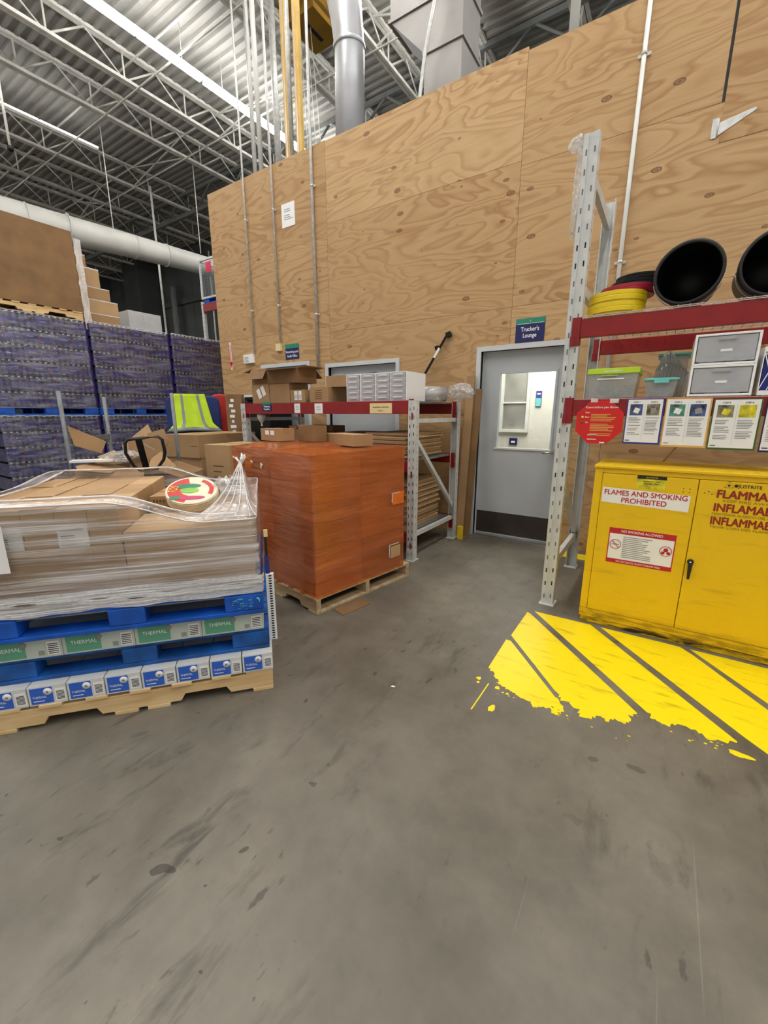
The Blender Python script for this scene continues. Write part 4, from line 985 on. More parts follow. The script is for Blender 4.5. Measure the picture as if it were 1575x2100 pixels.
tag(obj('paper_tag', BX('photo_yellow', -1.86, -1.78, YF+.02, YF+.021, 1.46, 1.53, M=Matrix.Translation((-1.82, 0, 1.5)) @ Matrix.Rotation(.6, 4, 'Y') @ Matrix.Translation((1.82, 0, -1.5)))), 'small yellow tag hanging at the top right corner of the stock rack', 'tag') if False else None
ZD = 1.5165
# cartons on the top shelf
def two_labels(k, L, W, H):
    k.mat('paper_white')
    for i in range(2): k.box(L*(.28+.28*i), L*(.50+.28*i), -.0009, 0, H*.2, H*.9)
    k.mat('print_grey')
    for i in range(2):
        for j in range(5): k.box(L*(.30+.28*i+.04*j), L*(.315+.28*i+.04*j), -.0014, -.0009, H*.3, H*.6)
G = 'cartons on top of the stock rack'
def rot_lab(k, L, W, H):
    for i in range(2):
        T = Matrix.Translation((L*.42+.07*i, 0, H*.5+.03*i)) @ Matrix.Rotation(-.45, 4, 'Y'); k.mat('paper_white').box(-.028, .028, -.0009, 0, -.055, .055, M=T)
carton('shipping_carton', 'closed carton at the left end of the shelf with two crooked white labels', .29, .30, .215, (-4.13, YF+.07, ZD), 0, 'kraft', G, marks=rot_lab, tape=False)
carton('shipping_carton', 'closed plain carton beside the one with crooked labels, under the big open carton', .32, .30, .21, (-3.83, YF+.07, ZD), 0, 'kraft', G, tape=False)
carton('shipping_carton', 'small carton on the shelf with two barcode labels on its front', .22, .2, .135, (-3.50, YF+.07, ZD), 0, 'kraft', G, marks=two_labels, tape=False)
carton('shipping_carton', 'open carton at the upper left corner of the carton pile', .27, .30, .165, (-4.13, YF+.08, ZD+.217), 0, 'kraft_dark', G, open_top=[('x-', 12), ('y-', 60)])
carton('shipping_carton', 'big open carton on top of the pile with its flaps folded out', .47, .30, .15, (-3.84, YF+.06, ZD+.212), 0, 'kraft_dark', G, open_top=[('y-', 8), ('x+', -5), ('y+', 40)])
carton('shipping_carton', 'carton with brown stencil print just left of the drawer towers', .26, .34, .15, (-3.21, YF+.07, ZD), 0, 'kraft', G, marks=lambda k, L, W, H: [k.mat('print_brown').box(L*.3, L*.66, -.0008, 0, H*(.2+.14*i), H*(.26+.14*i)) for i in range(5)])
carton('shipping_carton', 'short open carton heaped with brown packing beside the drawer towers', .30, .26, .11, (-3.02, YF+.12, ZD+.152), 0, 'kraft', G, open_top=[('y+', 70)])
for i, (x, z) in enumerate([(-2.98, .27), (-2.88, .275)]): tag(obj('crumpled_paper', M1(lambda bb: bb.lathe([(.002, -.04), (.045, -.02), (.055, .0), (.04, .03), (.002, .04)], 7, T=Matrix.Translation((x, YF+.2, ZD+.165+.042))), 'kraft_dark')), ['left', 'right'][i]+' ball of brown packing paper in the short open carton', 'paper')
# drawer towers
def drawer_tower():
    t = thing('drawer_tower', 'x', 'drawer unit'); W_, D_, H_ = .172, .36, .255
    b = MB(); b.mat('drawer_white').box(0, .006, 0, D_, 0, H_).box(W_-.006, W_, 0, D_, 0, H_).box(.006, W_-.006, D_-.006, D_, 0, H_)
    for i in range(6): z = i*(H_-.006)/5; b.box(.006, W_-.006, 0, D_-.006, z, z+.006)
    b.box(W_, W_+.0005, 0, D_, 0, .012)
    obj('casing', b, t)
    p = (H_-.006)/5
    for i in range(5):
        z = i*p+.008; d = obj('drawer', M1(lambda bb: bb.box(.010, W_-.010, -.004, .0, z, z+p-.010), 'plastic_drawer'), t)
        b = MB(); b.mat('drawer_white').box(W_*.22, W_*.78, -.016, -.004, z+p*.42, z+p*.55).box(W_*.22, W_*.78, -.006, -.004, z+p*.3, z+p*.42); obj('drawer_pull', b, d)
        obj('contents', M1(lambda bb: bb.box(.014, W_-.014, .01, D_*.8, z, z+p*.5), 'rack_dark'), d)
    return t
dt0 = drawer_tower()
for i, (x, l) in enumerate([(-2.69, 'leftmost of the four white five-drawer towers on the stock rack'), (-2.515, 'second from left of the four white five-drawer towers'), (-2.34, 'third from left of the four white five-drawer towers'), (-2.16, 'rightmost of the four white five-drawer towers, its side showing')]):
    o = dt0 if i == 0 else copy_tree(dt0); o.location = (x, YF+.05 if i < 3 else YF+.03, ZD); o['label'] = l; o['category'] = 'drawer unit'; o['group'] = 'white drawer towers on the stock rack'
t = thing('film_roll', 'roll of clear stretch film with grey end lying on the stock rack', 'film roll', (-1.98, 3.86, ZD+.075), math.radians(35))
b = MB(); b.mat('plastic_drawer').lathe([(.040, -.16), (.074, -.16), (.074, .14), (.040, .14)], 28, T=Matrix.Rotation(math.pi/2, 4, 'Y'), cap=False); obj('film_winding', b, t)
b = MB(); b.mat('roll_core').lathe([(.022, .141), (.073, .141), (.073, .10), (.022, .10)], 28, T=Matrix.Rotation(math.pi/2, 4, 'Y'), cap=False); obj('end_ring', b, t)
b = MB(); b.mat('paper_cream').lathe([(.018, -.17), (.026, -.17), (.026, .148), (.018, .148)], 20, T=Matrix.Rotation(math.pi/2, 4, 'Y'), cap=False); obj('cardboard_core', b, t)
def crumple(name, label, cat, loc, r, m, sx=1, sy=1, sz=.6, seed=1):
    bm = bmesh.new(); bmesh.ops.create_icosphere(bm, subdivisions=4, radius=r)
    for v in bm.verts:
        n = noise.noise(v.co*9/r*.12+Vector((seed, 0, 0)))+.7*abs(noise.noise(v.co*22/r*.12+Vector((seed, 3, 0))))
        v.co *= 1+.35*n; v.co = Vector((v.co.x*sx, v.co.y*sy, v.co.z*sz))
    zmin = min(v.co.z for v in bm.verts)
    for v in bm.verts: v.co.z -= zmin
    for f in bm.faces: f.smooth = False
    me = bpy.data.meshes.new(name); bm.to_mesh(me); bm.free(); me.materials.append(MAT[m])
    return tag(obj(name, me, loc=loc), label, cat)
crumple('plastic_bag', 'crumpled clear plastic bag at the right rear end of the stock rack', 'plastic bag', (-1.80, 4.16, ZD+.002), .10, 'film_wad', 1.35, .8, .85, 3)
t = thing('strap_tool', 'black stick with a white label leaning up against the plywood wall above the rack', 'tool', (0, 0, 0))
A_, B_ = Vector((-2.26, 4.0, ZD+.0)), Vector((-2.12, 4.50, 2.22)); 
A_ = Vector((-2.58, 4.44, 1.53)); B_ = Vector((-2.17, 4.55, 2.25))
obj('shaft', M1(lambda bb: bb.bar(tuple(A_), tuple(B_), .035, .02), 'black_plastic'), t); q = A_.lerp(B_, .68); q2 = A_.lerp(B_, .82)
obj('label_band', M1(lambda bb: bb.bar(tuple(q), tuple(q2), .037, .022), 'paper_white'), t); obj('head', M1(lambda bb: bb.bar(tuple(B_), tuple(B_+Vector((.05, 0, .015))), .05, .05).bar(tuple(q2-Vector((.05, 0, .0))), tuple(q2-Vector((.01, 0, -.01))), .04, .04), 'black_plastic'), t)
# flattened cartons on the lower shelves
rs = random.Random(12)
def sheets(x0, x1, y0, y1, z, n, where, grp, h=.026):
    zz = z
    for i in range(n):
        th = h*rs.uniform(.6, 1.2); dx, dy = rs.uniform(-.02, .02), rs.uniform(-.02, .02)
        t = thing('flattened_carton', 'flattened carton lying in the stack '+where, 'cardboard', ((x0+x1)/2, (y0+y1)/2, zz), rs.uniform(-.02, .02), grp)
        L, W = (x1-x0)/2, (y1-y0)/2
        b = MB(); b.mat('kraft_edge' if i % 2 else 'kraft').box(-L+dx, L+dx, -W+dy, W+dy, 0, th*.42); b.mat('kraft').box(-L+dx+.01, L+dx-.006, -W+dy+.004, W+dy-.01, th*.46, th*.92).box(-L+dx+.01, -L+dx+.05, -W+dy+.01, W+dy-.02, th*.4, th*.5)
        obj('folded_sheet', b, t); zz += th
    return zz
sheets(-3.10, -2.58, YF+.10, YR-.15, .964, 11, 'on the middle shelf, left of two', 'flattened cartons on the middle shelf, left stack')
sheets(-2.52, -2.02, YF+.10, YR-.15, .964, 11, 'on the middle shelf, right of two', 'flattened cartons on the middle shelf, right stack', .029)
sheets(-2.75, -2.03, YF+.10, YR-.15, .269, 17, 'on the bottom shelf by the rack end', 'flattened cartons on the bottom shelf', .028)
sheets(-3.55, -2.85, YF+.10, YR-.15, .269, 10, 'on the bottom shelf, left stack', 'flattened cartons on the bottom shelf, left stack', .03)
carton('shipping_carton', 'dark kraft carton standing on the middle shelf left of the flattened cartons', .42, .5, .30, (-3.6, YF+.12, .9645), 0, 'kraft_dark', tape=True)
t = thing('white_bracket', 'small white bracket hanging under the red beam at its left end', 'bracket', (-4.02, YF+.09, 1.394)); obj('stem', BX('white_paint', -.01, .01, -.005, .005, -.14, 0), t); obj('cup', M1(lambda bb: bb.lathe([(.02, -.10), (.05, -.03), (.05, -.002)], 16), 'white_paint'), t)
# leaning boards between rack and lounge door
def leaner(name, label, x0, x1, z1, th, yb, yt, m, off=0):
    b = MB(); b.mat(m); 
    for k, (ya, yc) in enumerate([(yb, yt)]):
        v = [(x0, ya, 0), (x1, ya, 0), (x1-off, yc, z1), (x0-off, yc, z1)]
        bk = [(x, y+th, z+(.0 if z == 0 else .0)) for x, y, z in v]
        b.face(v); b.face(bk[::-1])
        for i in range(4): b.face([v[i], bk[i], bk[(i+1) % 4], v[(i+1) % 4]])
    return tag(obj(name, b), label, 'board')
leaner('cardboard_sheet', 'tall brown cardboard sheet leaning on the wall beside the stock rack, the left of two', -1.89, -1.80, 1.80, .02, 4.36, 4.52, 'kraft', 0)
leaner('cardboard_sheet', 'tall brown cardboard sheet against the frame of the lounge door, the right of two', -1.815, -1.745, 1.66, .02, 4.42, 4.525, 'kraft_dark', -.03)
t = thing('post_guard', 'small yellow plastic guard on the floor at the rear foot of the stock rack', 'post guard', (-1.83, 4.28, 0)); obj('guard_shell', M1(lambda bb: bb.prism([(0, 0), (.06, 0), (.06, .03), (.03, .05), (0, .05)], 0, .15), 'yellow_plastic'), t, bevel=.004)

# storage rack on the right
RR = thing('storage_rack', 'tall grey storage rack with red beams over the yellow safety cabinet', 'storage rack', (0, 0, 0))
RY0, RY1 = 3.085, 4.10
end_frame(RR, -.575, RY0, RY1, 3.01, .085, [(.31, .31), (1.02, .34), (1.33, 1.33), (2.2, 2.2), (2.83, 2.83)])
end_frame(RR, 1.86, RY0, RY1, 3.01, .085, [(.17, .17), (1.33, 1.33), (2.87, 2.60)])
for z0, z1 in ((1.385, 1.49), (1.875, 1.985)):
    beam(RR, -.532, 1.817, RY0-.001, z0, z1); beam(RR, -.532, 1.817, RY1-.05, z0, z1)
    wire_deck(RR, -.525, 1.81, RY0-.004 if z1 > 1.6 else RY0+.004, RY1-.012, z1+(.018 if z1 > 1.6 else .005))
crumple('film_remnant', 'torn strip of clear film hanging from the top of the tall rack post', 'plastic film', (-.637, 3.10, 2.45), .2, 'film_wad', .10, .12, 1.3, 9)
crumple('film_remnant', 'small torn scrap of clear film at the very top of the tall rack post', 'plastic film', (-.66, 3.10, 2.93), .05, 'film_wad', .8, .3, .8, 5)
for o in list(COL.objects):
    if o.name == 'film_remnant': o.rotation_euler.y = 0
# round lids and buckets on the upper deck
def lid(name, label, r, h, m, loc, grp=None):
    b = MB(); b.mat(m).lathe([(.001, 0), (r*.95, 0), (r*.96, h*.16), (r, h*.2), (r, h*.55), (r*.985, h*.6), (r*.995, h*.66), (r*.995, h*.97), (r*.98, h), (r*.95, h), (r*.94, h*.86), (.001, h*.86)], 72)
    for f in b.bm.faces: f.smooth = False
    return tag(obj(name, b, loc=loc), label, 'lid', grp)
ZU = 2.0055
lid('bucket_lid', 'yellow round lid at the bottom of the lid pile', .168, .066, 'yellow_plastic', (-.365, 3.27, ZU), 'pile of round lids')
lid('bucket_lid', 'upper yellow round lid, under the maroon one', .166, .066, 'yellow_plastic', (-.36, 3.275, ZU+.066), 'pile of round lids')
lid('bucket_lid', 'maroon round lid in the middle of the lid pile', .160, .052, 'maroon_plastic', (-.315, 3.36, ZU+.132), 'pile of round lids')
lid('bucket_lid', 'black round lid under the topmost one', .150, .040, 'black_plastic', (-.275, 3.42, ZU+.184), 'pile of round lids')
lid('bucket_lid', 'topmost black round lid of the pile', .140, .036, 'black_plastic', (-.26, 3.43, ZU+.224), 'pile of round lids')
def bucket(label, loc, rz, tilt=0):
    t = thing('black_bucket', label, 'bucket', loc, rz, 'black buckets lying on the upper deck')
    T = Matrix.Translation((0, 0, .172)) @ Matrix.Rotation(tilt, 4, 'X') @ Matrix.Rotation(math.pi/2, 4, 'X')   # axis -y, opening to -y
    b = MB(); b.mat('black_plastic').lathe([(.001, -.36), (.135, -.36), (.158, -.02), (.158, 0), (.152, 0), (.150, -.02), (.128, -.345), (.001, -.345)], 44, T=T, cap=False); obj('bucket_shell', b, t)
    b = MB(); b.mat('black_rubber').lathe([(.158, -.012), (.168, -.010), (.168, .004), (.158, .006), (.152, .004)], 44, T=T, cap=False).lathe([(.156, -.06), (.164, -.058), (.164, -.05), (.156, -.048)], 44, T=T, cap=False); obj('rim', b, t)
    b = MB(); b.mat('galvanised'); b.tube([tuple(T @ Vector((.171*math.cos(a), .171*math.sin(a), -.052-.03*abs(math.sin(a))))) for a in [math.radians(q) for q in range(190, 352, 9)]], .003, 6); obj('wire_handle', b, t)
    return t
bucket('black bucket lying on its side with its mouth to the front, left of two', (.0, 3.12, ZU-.001), math.radians(-4)); bucket('black bucket lying on its side, cut by the right edge of the photo', (.39, 3.16, ZU-.001), math.radians(4))
# clear bins on the lower deck
ZL = 1.4975
def bin_(name, label, x0, x1, y0, D, H, lidm, lidh, word=None, taper=.02):
    L = x1-x0; t = thing(name, label, 'storage bin', (x0, y0, ZL))
    b = MB(); b.mat('plastic_bin'); k = taper
    lo = [(k, k), (L-k, k), (L-k, D-k), (k, D-k)]; hi = [(.006, .006), (L-.006, .006), (L-.006, D-.006), (.006, D-.006)]
    for i in range(4):
        j = (i+1) % 4; b.face([(*lo[i], 0), (*lo[j], 0), (*hi[j], H-lidh), (*hi[i], H-lidh)])
    b.face([(*p, 0) for p in lo]); obj('clear_body', b, t)
    b = MB(); b.mat(lidm).box(0, L, 0, D, H-lidh, H-.003).box(.012, L-.012, .012, D-.012, H-.003, H); o = obj('lid', b, t, bevel=.004)
    if word: text(word, .012, 'text_white', t, (L/2, -.001, H-lidh*.72), L*.36)
    return t, L, D, H
t, L, D, H = bin_('storage_bin', 'clear bin with a lime green lid and strip labels, left end of the lower shelf', -.462, -.170, 3.09, .34, .182, 'lid_lime', .034, 'ABSORBENT')
obj('strip_label', M1(lambda bb: bb.box(L*.2, L*.72, .004, .006, H*.62, H*.66), 'paper_white'), t); obj('latch', M1(lambda bb: bb.box(L*.28, L*.6, -.004, .004, H*.735, H*.76), 'lid_lime'), t)
crumple('cloth_bundle', 'pale rags folded inside the lime-lidded bin', 'cloth', (-.31, 3.25, ZL+.003), .07, 'rack_grey', 1.35, 1.3, .5, 12)
t, L, D, H = bin_('storage_bin', 'small clear bin with an aqua lid beside the lime-lidded bin', -.142, .036, 3.09, .20, .112, 'lid_aqua', .014)
obj('latch', M1(lambda bb: bb.box(L*.3, L*.72, -.006, .0, H-.03, H-.002), 'lid_aqua'), t)
crumple('cloth_bundle', 'white wipes inside the small aqua-lidded bin', 'cloth', (-.052, 3.19, ZL+.003), .05, 'paper_white', 1.1, 1.0, .6, 14)
t = thing('plastic_sheet', 'curved grey translucent plastic panel standing behind the aqua-lidded bin', 'plastic sheet', (-.12, 3.36, ZL))
b = MB(); b.mat('plastic_bin'); P_ = []
for i in range(11):
    u = i/10; P_.append([(.0+.19*u, .03*math.sin(u*3), 0), (.02+.19*u, .03*math.sin(u*3)+.03, .12+.10*math.sin(u*2.4+.5)), (.055+.09*u, .03*math.sin(u*3)+.05, .20+.10*math.sin(u*2.2+.8))])
for A, B in zip(P_, P_[1:]):
    for k in range(2): b.face([A[k], B[k], B[k+1], A[k+1]], True)
o = obj('panel', b, t); sm = o.modifiers.new('thickness', 'SOLIDIFY'); sm.thickness = .003
tag(obj('aqua_lid', M1(lambda bb: bb.box(-.10, .09, 3.52, 3.80, ZL+.281, ZL+.296), 'lid_aqua'), bevel=.004), 'aqua tub lid lying on a plain tub behind the bins', 'lid')
tag(obj('plastic_tub', M1(lambda bb: bb.box(-.085, .075, 3.54, 3.78, ZL+.0, ZL+.280), 'plastic_bin'), bevel=.006), 'tall clear tub behind the small bin under an aqua lid', 'storage bin')
# two-drawer units
def drawer_box(label, z):
    t = thing('drawer_box', label, 'drawer unit', (.083, 3.09, z), 0, 'white framed clear drawers'); W_, D_, H_ = .290, .36, .168
    b = MB(); b.mat('drawer_white'); b.box(0, .012, 0, D_, 0, H_).box(W_-.012, W_, 0, D_, 0, H_).box(.012, W_-.012, 0, D_, 0, .012).box(.012, W_-.012, 0, D_, H_-.012, H_).box(.012, W_-.012, D_-.004, D_, .012, H_-.012)
    obj('casing', b, t, bevel=.002)
    d = obj('drawer', M1(lambda bb: bb.box(.016, W_-.016, .006, .009, .02, H_-.016), 'plastic_drawer'), t)
    obj('drawer_pull', M1(lambda bb: bb.box(W_*.36, W_*.64, -.004, .006, H_-.036, H_-.018), 'plastic_drawer'), d); obj('drawer_label', M1(lambda bb: bb.box(W_*.42, W_*.6, .0045, .0055, H_*.42, H_*.50), 'paper_white'), d)
    b = MB(); b.mat('white_paint'); rq = random.Random(int(z*1000))
    for i in range(6):
        x = rq.uniform(.05, .2); b.tube([(x+.03*math.cos(a), .08+.03*math.sin(a), .024+.006*i+.004*math.sin(a*2)) for a in [k*2*math.pi/14 for k in range(14)]], .004, 6, closed=True)
    b.box(.03, W_-.05, .06, .25, .014, .03); obj('contents', b, d)
    return t
drawer_box('lower white framed clear drawer standing on the shelf', ZL); drawer_box('upper white framed clear drawer stacked on the other', ZL+.1685)
t = thing('plastic_basket', 'white plastic lattice basket cut by the right edge of the photo', 'basket', (.395, 3.10, ZL)); b = MB(); b.mat('drawer_white')
for i in range(8):
    b.bar((.035*i, 0, .02), (.035*i+.07, 0, .23), .006, .004); b.bar((.035*i+.07, 0, .02), (.035*i, 0, .23), .006, .004)
b.box(0, .34, -.003, .003, 0, .025).box(0, .34, -.004, .004, .225, .25).box(0, .004, 0, .3, 0, .25).box(.336, .34, 0, .3, 0, .25).box(0, .34, .296, .3, 0, .25).box(0, .34, 0, .3, 0, .004); obj('lattice_wall', b, t)
obj('contents', M1(lambda bb: bb.box(.01, .33, .02, .28, .006, .21), 'sign_blue'), t)
# signs on the lower beam
ys = RY0-.0055
t = thing('stop_sign', 'red eight-sided notice hanging on the left end of the lower red beam', 'sign', (-.362, ys, 1.345)); R_ = .148
oct_ = [(R_*math.cos(math.radians(22.5+45*k)), R_*math.sin(math.radians(22.5+45*k))) for k in range(8)]; TR = Matrix.Rotation(math.pi/2, 4, 'X')
obj('board', M1(lambda bb: bb.prism(oct_, 0, .003, T=TR), 'red_sign'), t)
text('Know before you throw.', .014, 'text_white', t, (.01, -.0036, .088), .19, bold=.015)
for i, (wd, z, dot) in enumerate([('Stop', .058, None), ('Slow', .028, 'bag_yellow'), ('Go', -.006, 'sign_green')]):
    text(wd, .010, 'text_white', t, (-.072, -.0036, z), None, bold=.01)
    if dot: obj('dot', M1(lambda bb: bb.lathe([(0, 0), (.008, 0), (.008, .001), (0, .001)], 14, T=Matrix.Translation((-.10, -.003, z+.004)) @ TR, cap=False), dot), t)
b = MB(); lines(b, -.05, .10, -.10, .065, 16, -.0032, 'sign_orange', 4)
obj('printed_lines', b, t); b = MB(); b.mat('text_white').box(-.06, .0, -.0036, -.003, -.085, -.08).box(-.06, -.005, -.0036, -.003, -.112, -.107).box(.015, .045, -.0036, -.003, -.134, -.126); obj('footer_marks', b, t)
obj('tape_strip', M1(lambda bb: bb.box(-.06, -.02, -.004, .0, .125, .15).box(.05, .10, -.004, .0, .12, .145), 'film_rim'), t)
def step_sign(label, x0, x1, z0, z1, bd, face, st, ph, seed):
    t = thing('step_sign', label, 'sign', (x0, ys, z0)); W_, H_ = x1-x0, z1-z0; m = .006
    obj('border', BX(bd, 0, W_, -.004, 0, 0, H_), t); obj('sheet', BX(face, m, W_-m*1.4, -.0048, -.004, m*1.8, H_-m*.8), t)
    b = MB(); b.mat('print_grey').box(W_*.5-.0004, W_*.5+.0004, -.0054, -.0048, H_*.1, H_*.9)
    lines(b, W_*.09, W_*.45, H_*.2, H_*.60, 12, -.0050, 'print_grey', seed); lines(b, W_*.55, W_*.91, H_*.22, H_*.60, 12, -.0050, 'print_grey', seed+1)
    b.mat(bd if bd != 'sign_orange' else 'print_grey').box(W_*.06, W_*.18, -.0054, -.0048, H_*.07, H_*.09); obj('printed_lines', b, t)
    for i in range(2):
        text(st[i], .009, 'print_black', t, (W_*(.27+.46*i), -.0054, H_*.91), None, bold=.01)
        obj('photo_print', M1(lambda bb: bb.box(W_*(.1+.45*i), W_*(.44+.45*i), -.0056, -.0048, H_*.64, H_*.88), ph[i]), t)
        if ph[i] != 'photo_yellow': obj('photo_subject', M1(lambda bb: bb.box(-W_*.07, W_*.08, -.0006, 0, -H_*.06, H_*.05, M=Matrix.Translation((W_*(.28+.45*i), -.0057, H_*.75)) @ Matrix.Rotation(.35-.6*i, 4, 'Y')), ['paper_white', 'print_grey'][i] if bd != 'sign_green' else 'photo_yellow'), t)
    return t
step_sign('blue bordered sheet with STEP 1 and STEP 2 hanging on the beam', -.214, -.018, 1.214, 1.488, 'sign_blue', 'paper_white', ('STEP 1', 'STEP 2'), ('photo_blue', 'photo_olive'), 1)
step_sign('orange bordered sheet with STEP 3 and STEP 4 hanging on the beam', -.011, .209, 1.204, 1.486, 'sign_orange', 'paper_white', ('STEP 3', 'STEP 4'), ('photo_teal', 'photo_blue'), 5)
step_sign('green bordered sheet with STEP 5 and STEP 6 hanging on the beam', .216, .430, 1.198, 1.480, 'sign_green', 'paper_white', ('STEP 5', 'STEP 6'), ('photo_olive', 'photo_yellow'), 9)
step_sign('navy bordered sheet cut by the right edge of the photo', .445, .66, 1.192, 1.475, 'navy', 'paper_white', ('STEP 7', 'STEP 8'), ('photo_olive', 'photo_teal'), 13)

# safety cabinet
CX0, CX1, CY0, CY1 = -.335, .755, 2.955, 3.41
cb = thing('safety_cabinet', 'yellow steel flammables cabinet standing on the floor under the storage rack', 'cabinet', (CX0, CY0, 0)); W_, D_, H_ = CX1-CX0, CY1-CY0, 1.065
b = MB(); b.mat('cabinet_yellow').box(0, W_, 0, D_, .045, .105).box(0, .045, .0, D_, .105, H_).box(W_-.045, W_, 0, D_, .105, H_).box(.045, W_-.045, .02, D_, .105, H_-.05).box(.045, W_-.045, 0, D_, H_-.03, H_).box(.01, W_-.01, .01, D_-.01, .0, .045)
b.box(-.006, W_+.006, -.012, D_+.004, H_, H_+.018); obj('body', b, cb, bevel=.004)
xm = .204-CX0
for i, (x0, x1) in enumerate([(.047, xm-.002), (xm+.002, W_-.047)]):
    d = obj('door', M1(lambda bb: bb.box(x0, x1, -.006, .018, .108, H_-.032), 'cabinet_yellow'), cb, bevel=.003)
    if i == 0:
        b = MB(); b.mat('slot_black')
        for dx in (0, .03):
            for dz in (0, .02): b.lathe([(0, 0), (.003, 0), (.003, .0006), (0, .0006)], 8, T=Matrix.Translation((x1-.065+dx, -.006, .955+dz)) @ TR, cap=False)
        obj('rivet_holes', b, d)
        # warning labels
        lb = obj('warning_label', BX('photo_yellow', .235, .385, -.0068, -.006, .955, 1.035), d); obj('label_header', BX('print_black', .235, .385, -.0074, -.0068, 1.015, 1.035), lb)
        for wd, h_, z_, w2, mm in (('JUSTRITE', .009, 1.021, .06, 'photo_yellow'), ('WARRANTY VOID', .008, .997, .09, 'print_black'), ('UNLESS USED', .008, .983, .08, 'print_black')): text(wd, h_, mm, lb, (.31, -.0076, z_), w2, bold=.01)
        lb = obj('banner_label', M1(lambda bb: bb.face([(.055, -.0068, .852), (.511, -.0068, .838), (.511, -.0068, .934), (.055, -.0068, .948)]), 'paper_white'), d)
        text('FLAMES AND SMOKING', .032, 'text_red', lb, (.283, -.0074, .903), .43, bold=.018); text('PROHIBITED', .032, 'text_red', lb, (.283, -.0074, .858), .235, bold=.018)
        lb = obj('no_smoking_label', BX('paper_white', .122, .478, -.0068, -.006, .460, .692), d)
        obj('label_bands', M1(lambda bb: bb.box(.122, .478, -.0074, -.0068, .655, .692).box(.122, .478, -.0074, -.0068, .460, .488).box(.122, .128, -.0074, -.0068, .488, .655).box(.472, .478, -.0074, -.0068, .488, .655), 'text_red'), lb)
        text('NO SMOKING ALLOWED', .016, 'text_white', lb, (.30, -.0078, .667), .22, bold=.015); text('DO NOT BLOCK WASTE STORAGE AREA', .011, 'text_white', lb, (.30, -.0078, .468), .24, bold=.01)
        b = MB(); lines(b, .205, .375, .50, .645, 12, -.0070, 'print_grey', 6); obj('printed_lines', b, lb)
        b = MB(); b.mat('text_red')
        for cx_ in (.165, .435): b.tube([(cx_+.03*math.cos(a), -.0075, .585+.03*math.sin(a)) for a in [k*2*math.pi/24 for k in range(24)]], .002, 6, closed=True)
        b.bar((.145, -.0075, .607), (.186, -.0075, .563), .003, .003); b.lathe([(0, 0), (.013, 0), (.013, .0006), (0, .0006)], 8, T=Matrix.Translation((.435, -.007, .592)) @ TR, cap=False); b.lathe([(0, 0), (.010, 0), (.010, .0006), (0, .0006)], 8, T=Matrix.Translation((.422, -.007, .574)) @ TR, cap=False); b.lathe([(0, 0), (.010, 0), (.010, .0006), (0, .0006)], 8, T=Matrix.Translation((.449, -.007, .574)) @ TR, cap=False)
        b.mat('print_grey').box(.148, .184, -.0078, -.0070, .581, .587); obj('pictograms', b, lb)
    else:
        X = .628
        b = MB(); b.mat('slot_black')
        for dx, dz in ((0, .0), (.018, .01), (.034, -.004)): b.lathe([(0, 0), (.003, 0), (.003, .0006), (0, .0006)], 8, T=Matrix.Translation((x0+.03+dx, -.006, .96+dz)) @ TR, cap=False)
        obj('rivet_holes', b, d)
        for wd, h_, z_, w2, mm in (('FLAMMABLE', .046, .940, .300, 'text_brown_red'), ('KEEP FIRE AWAY', .015, .917, .215, 'text_olive'), ('INFLAMABLE', .046, .863, .300, 'text_brown_red'), ('MANTENGA ALEJADO DEL FUEGO', .014, .841, .30, 'text_olive'), ('INFLAMMABLE', .046, .786, .305, 'text_brown_red'), ('TENIR LOIN DES FLAMMES', .014, .765, .29, 'text_olive')):
            text(wd, h_, mm, d, (X+w2/2+{'FLAMMABLE': 0, 'KEEP FIRE AWAY': .03, 'INFLAMABLE': -.004}.get(wd, -.008), -.0066, z_), w2, bold=.045 if h_ > .03 else .01)
        text('JUSTRITE', .018, 'print_black', d, (X+.135, -.0066, 1.003), .10, bold=.015)
        b = MB(); b.mat('print_black').tube([(X+.025, -.0064, 1.0), (X+.065, -.0064, 1.0), (X+.045, -.0064, 1.035)], .0014, 5, closed=True).lathe([(0, 0), (.006, 0), (.006, .0006), (0, .0006)], 8, T=Matrix.Translation((X+.045, -.006, 1.012)) @ TR, cap=False).lathe([(0, 0), (.009, 0), (.009, .0006), (0, .0006)], 12, T=Matrix.Translation((X+.076, -.006, 1.012)) @ TR, cap=False); obj('hazard_triangle', b, d)
        h_ = obj('door_handle', M1(lambda bb: bb.lathe([(.0, 0), (.017, 0), (.015, .014), (0, .014)], 20, T=Matrix.Translation((x0+.022, -.006, .545)) @ TR).prism([(x0+.010, .545), (x0+.034, .545), (x0+.029, .44), (x0+.017, .44)], .014, .024, T=Matrix.Translation((0, -.006, 0)) @ TR), 'print_black'), d, bevel=.002)
        obj('lock', M1(lambda bb: bb.lathe([(.0, 0), (.009, 0), (.009, .004), (0, .004)], 14, T=Matrix.Translation((x0+.022, -.020, .540)) @ TR), 'steel'), h_)
tag(obj('stick', M1(lambda bb: bb.tube([(.02, 3.38, 1.085), (.10, 3.36, 1.22)], .006, 8), 'kraft_light')), 'thin wooden stick leaning behind the signs on the cabinet top', 'stick')
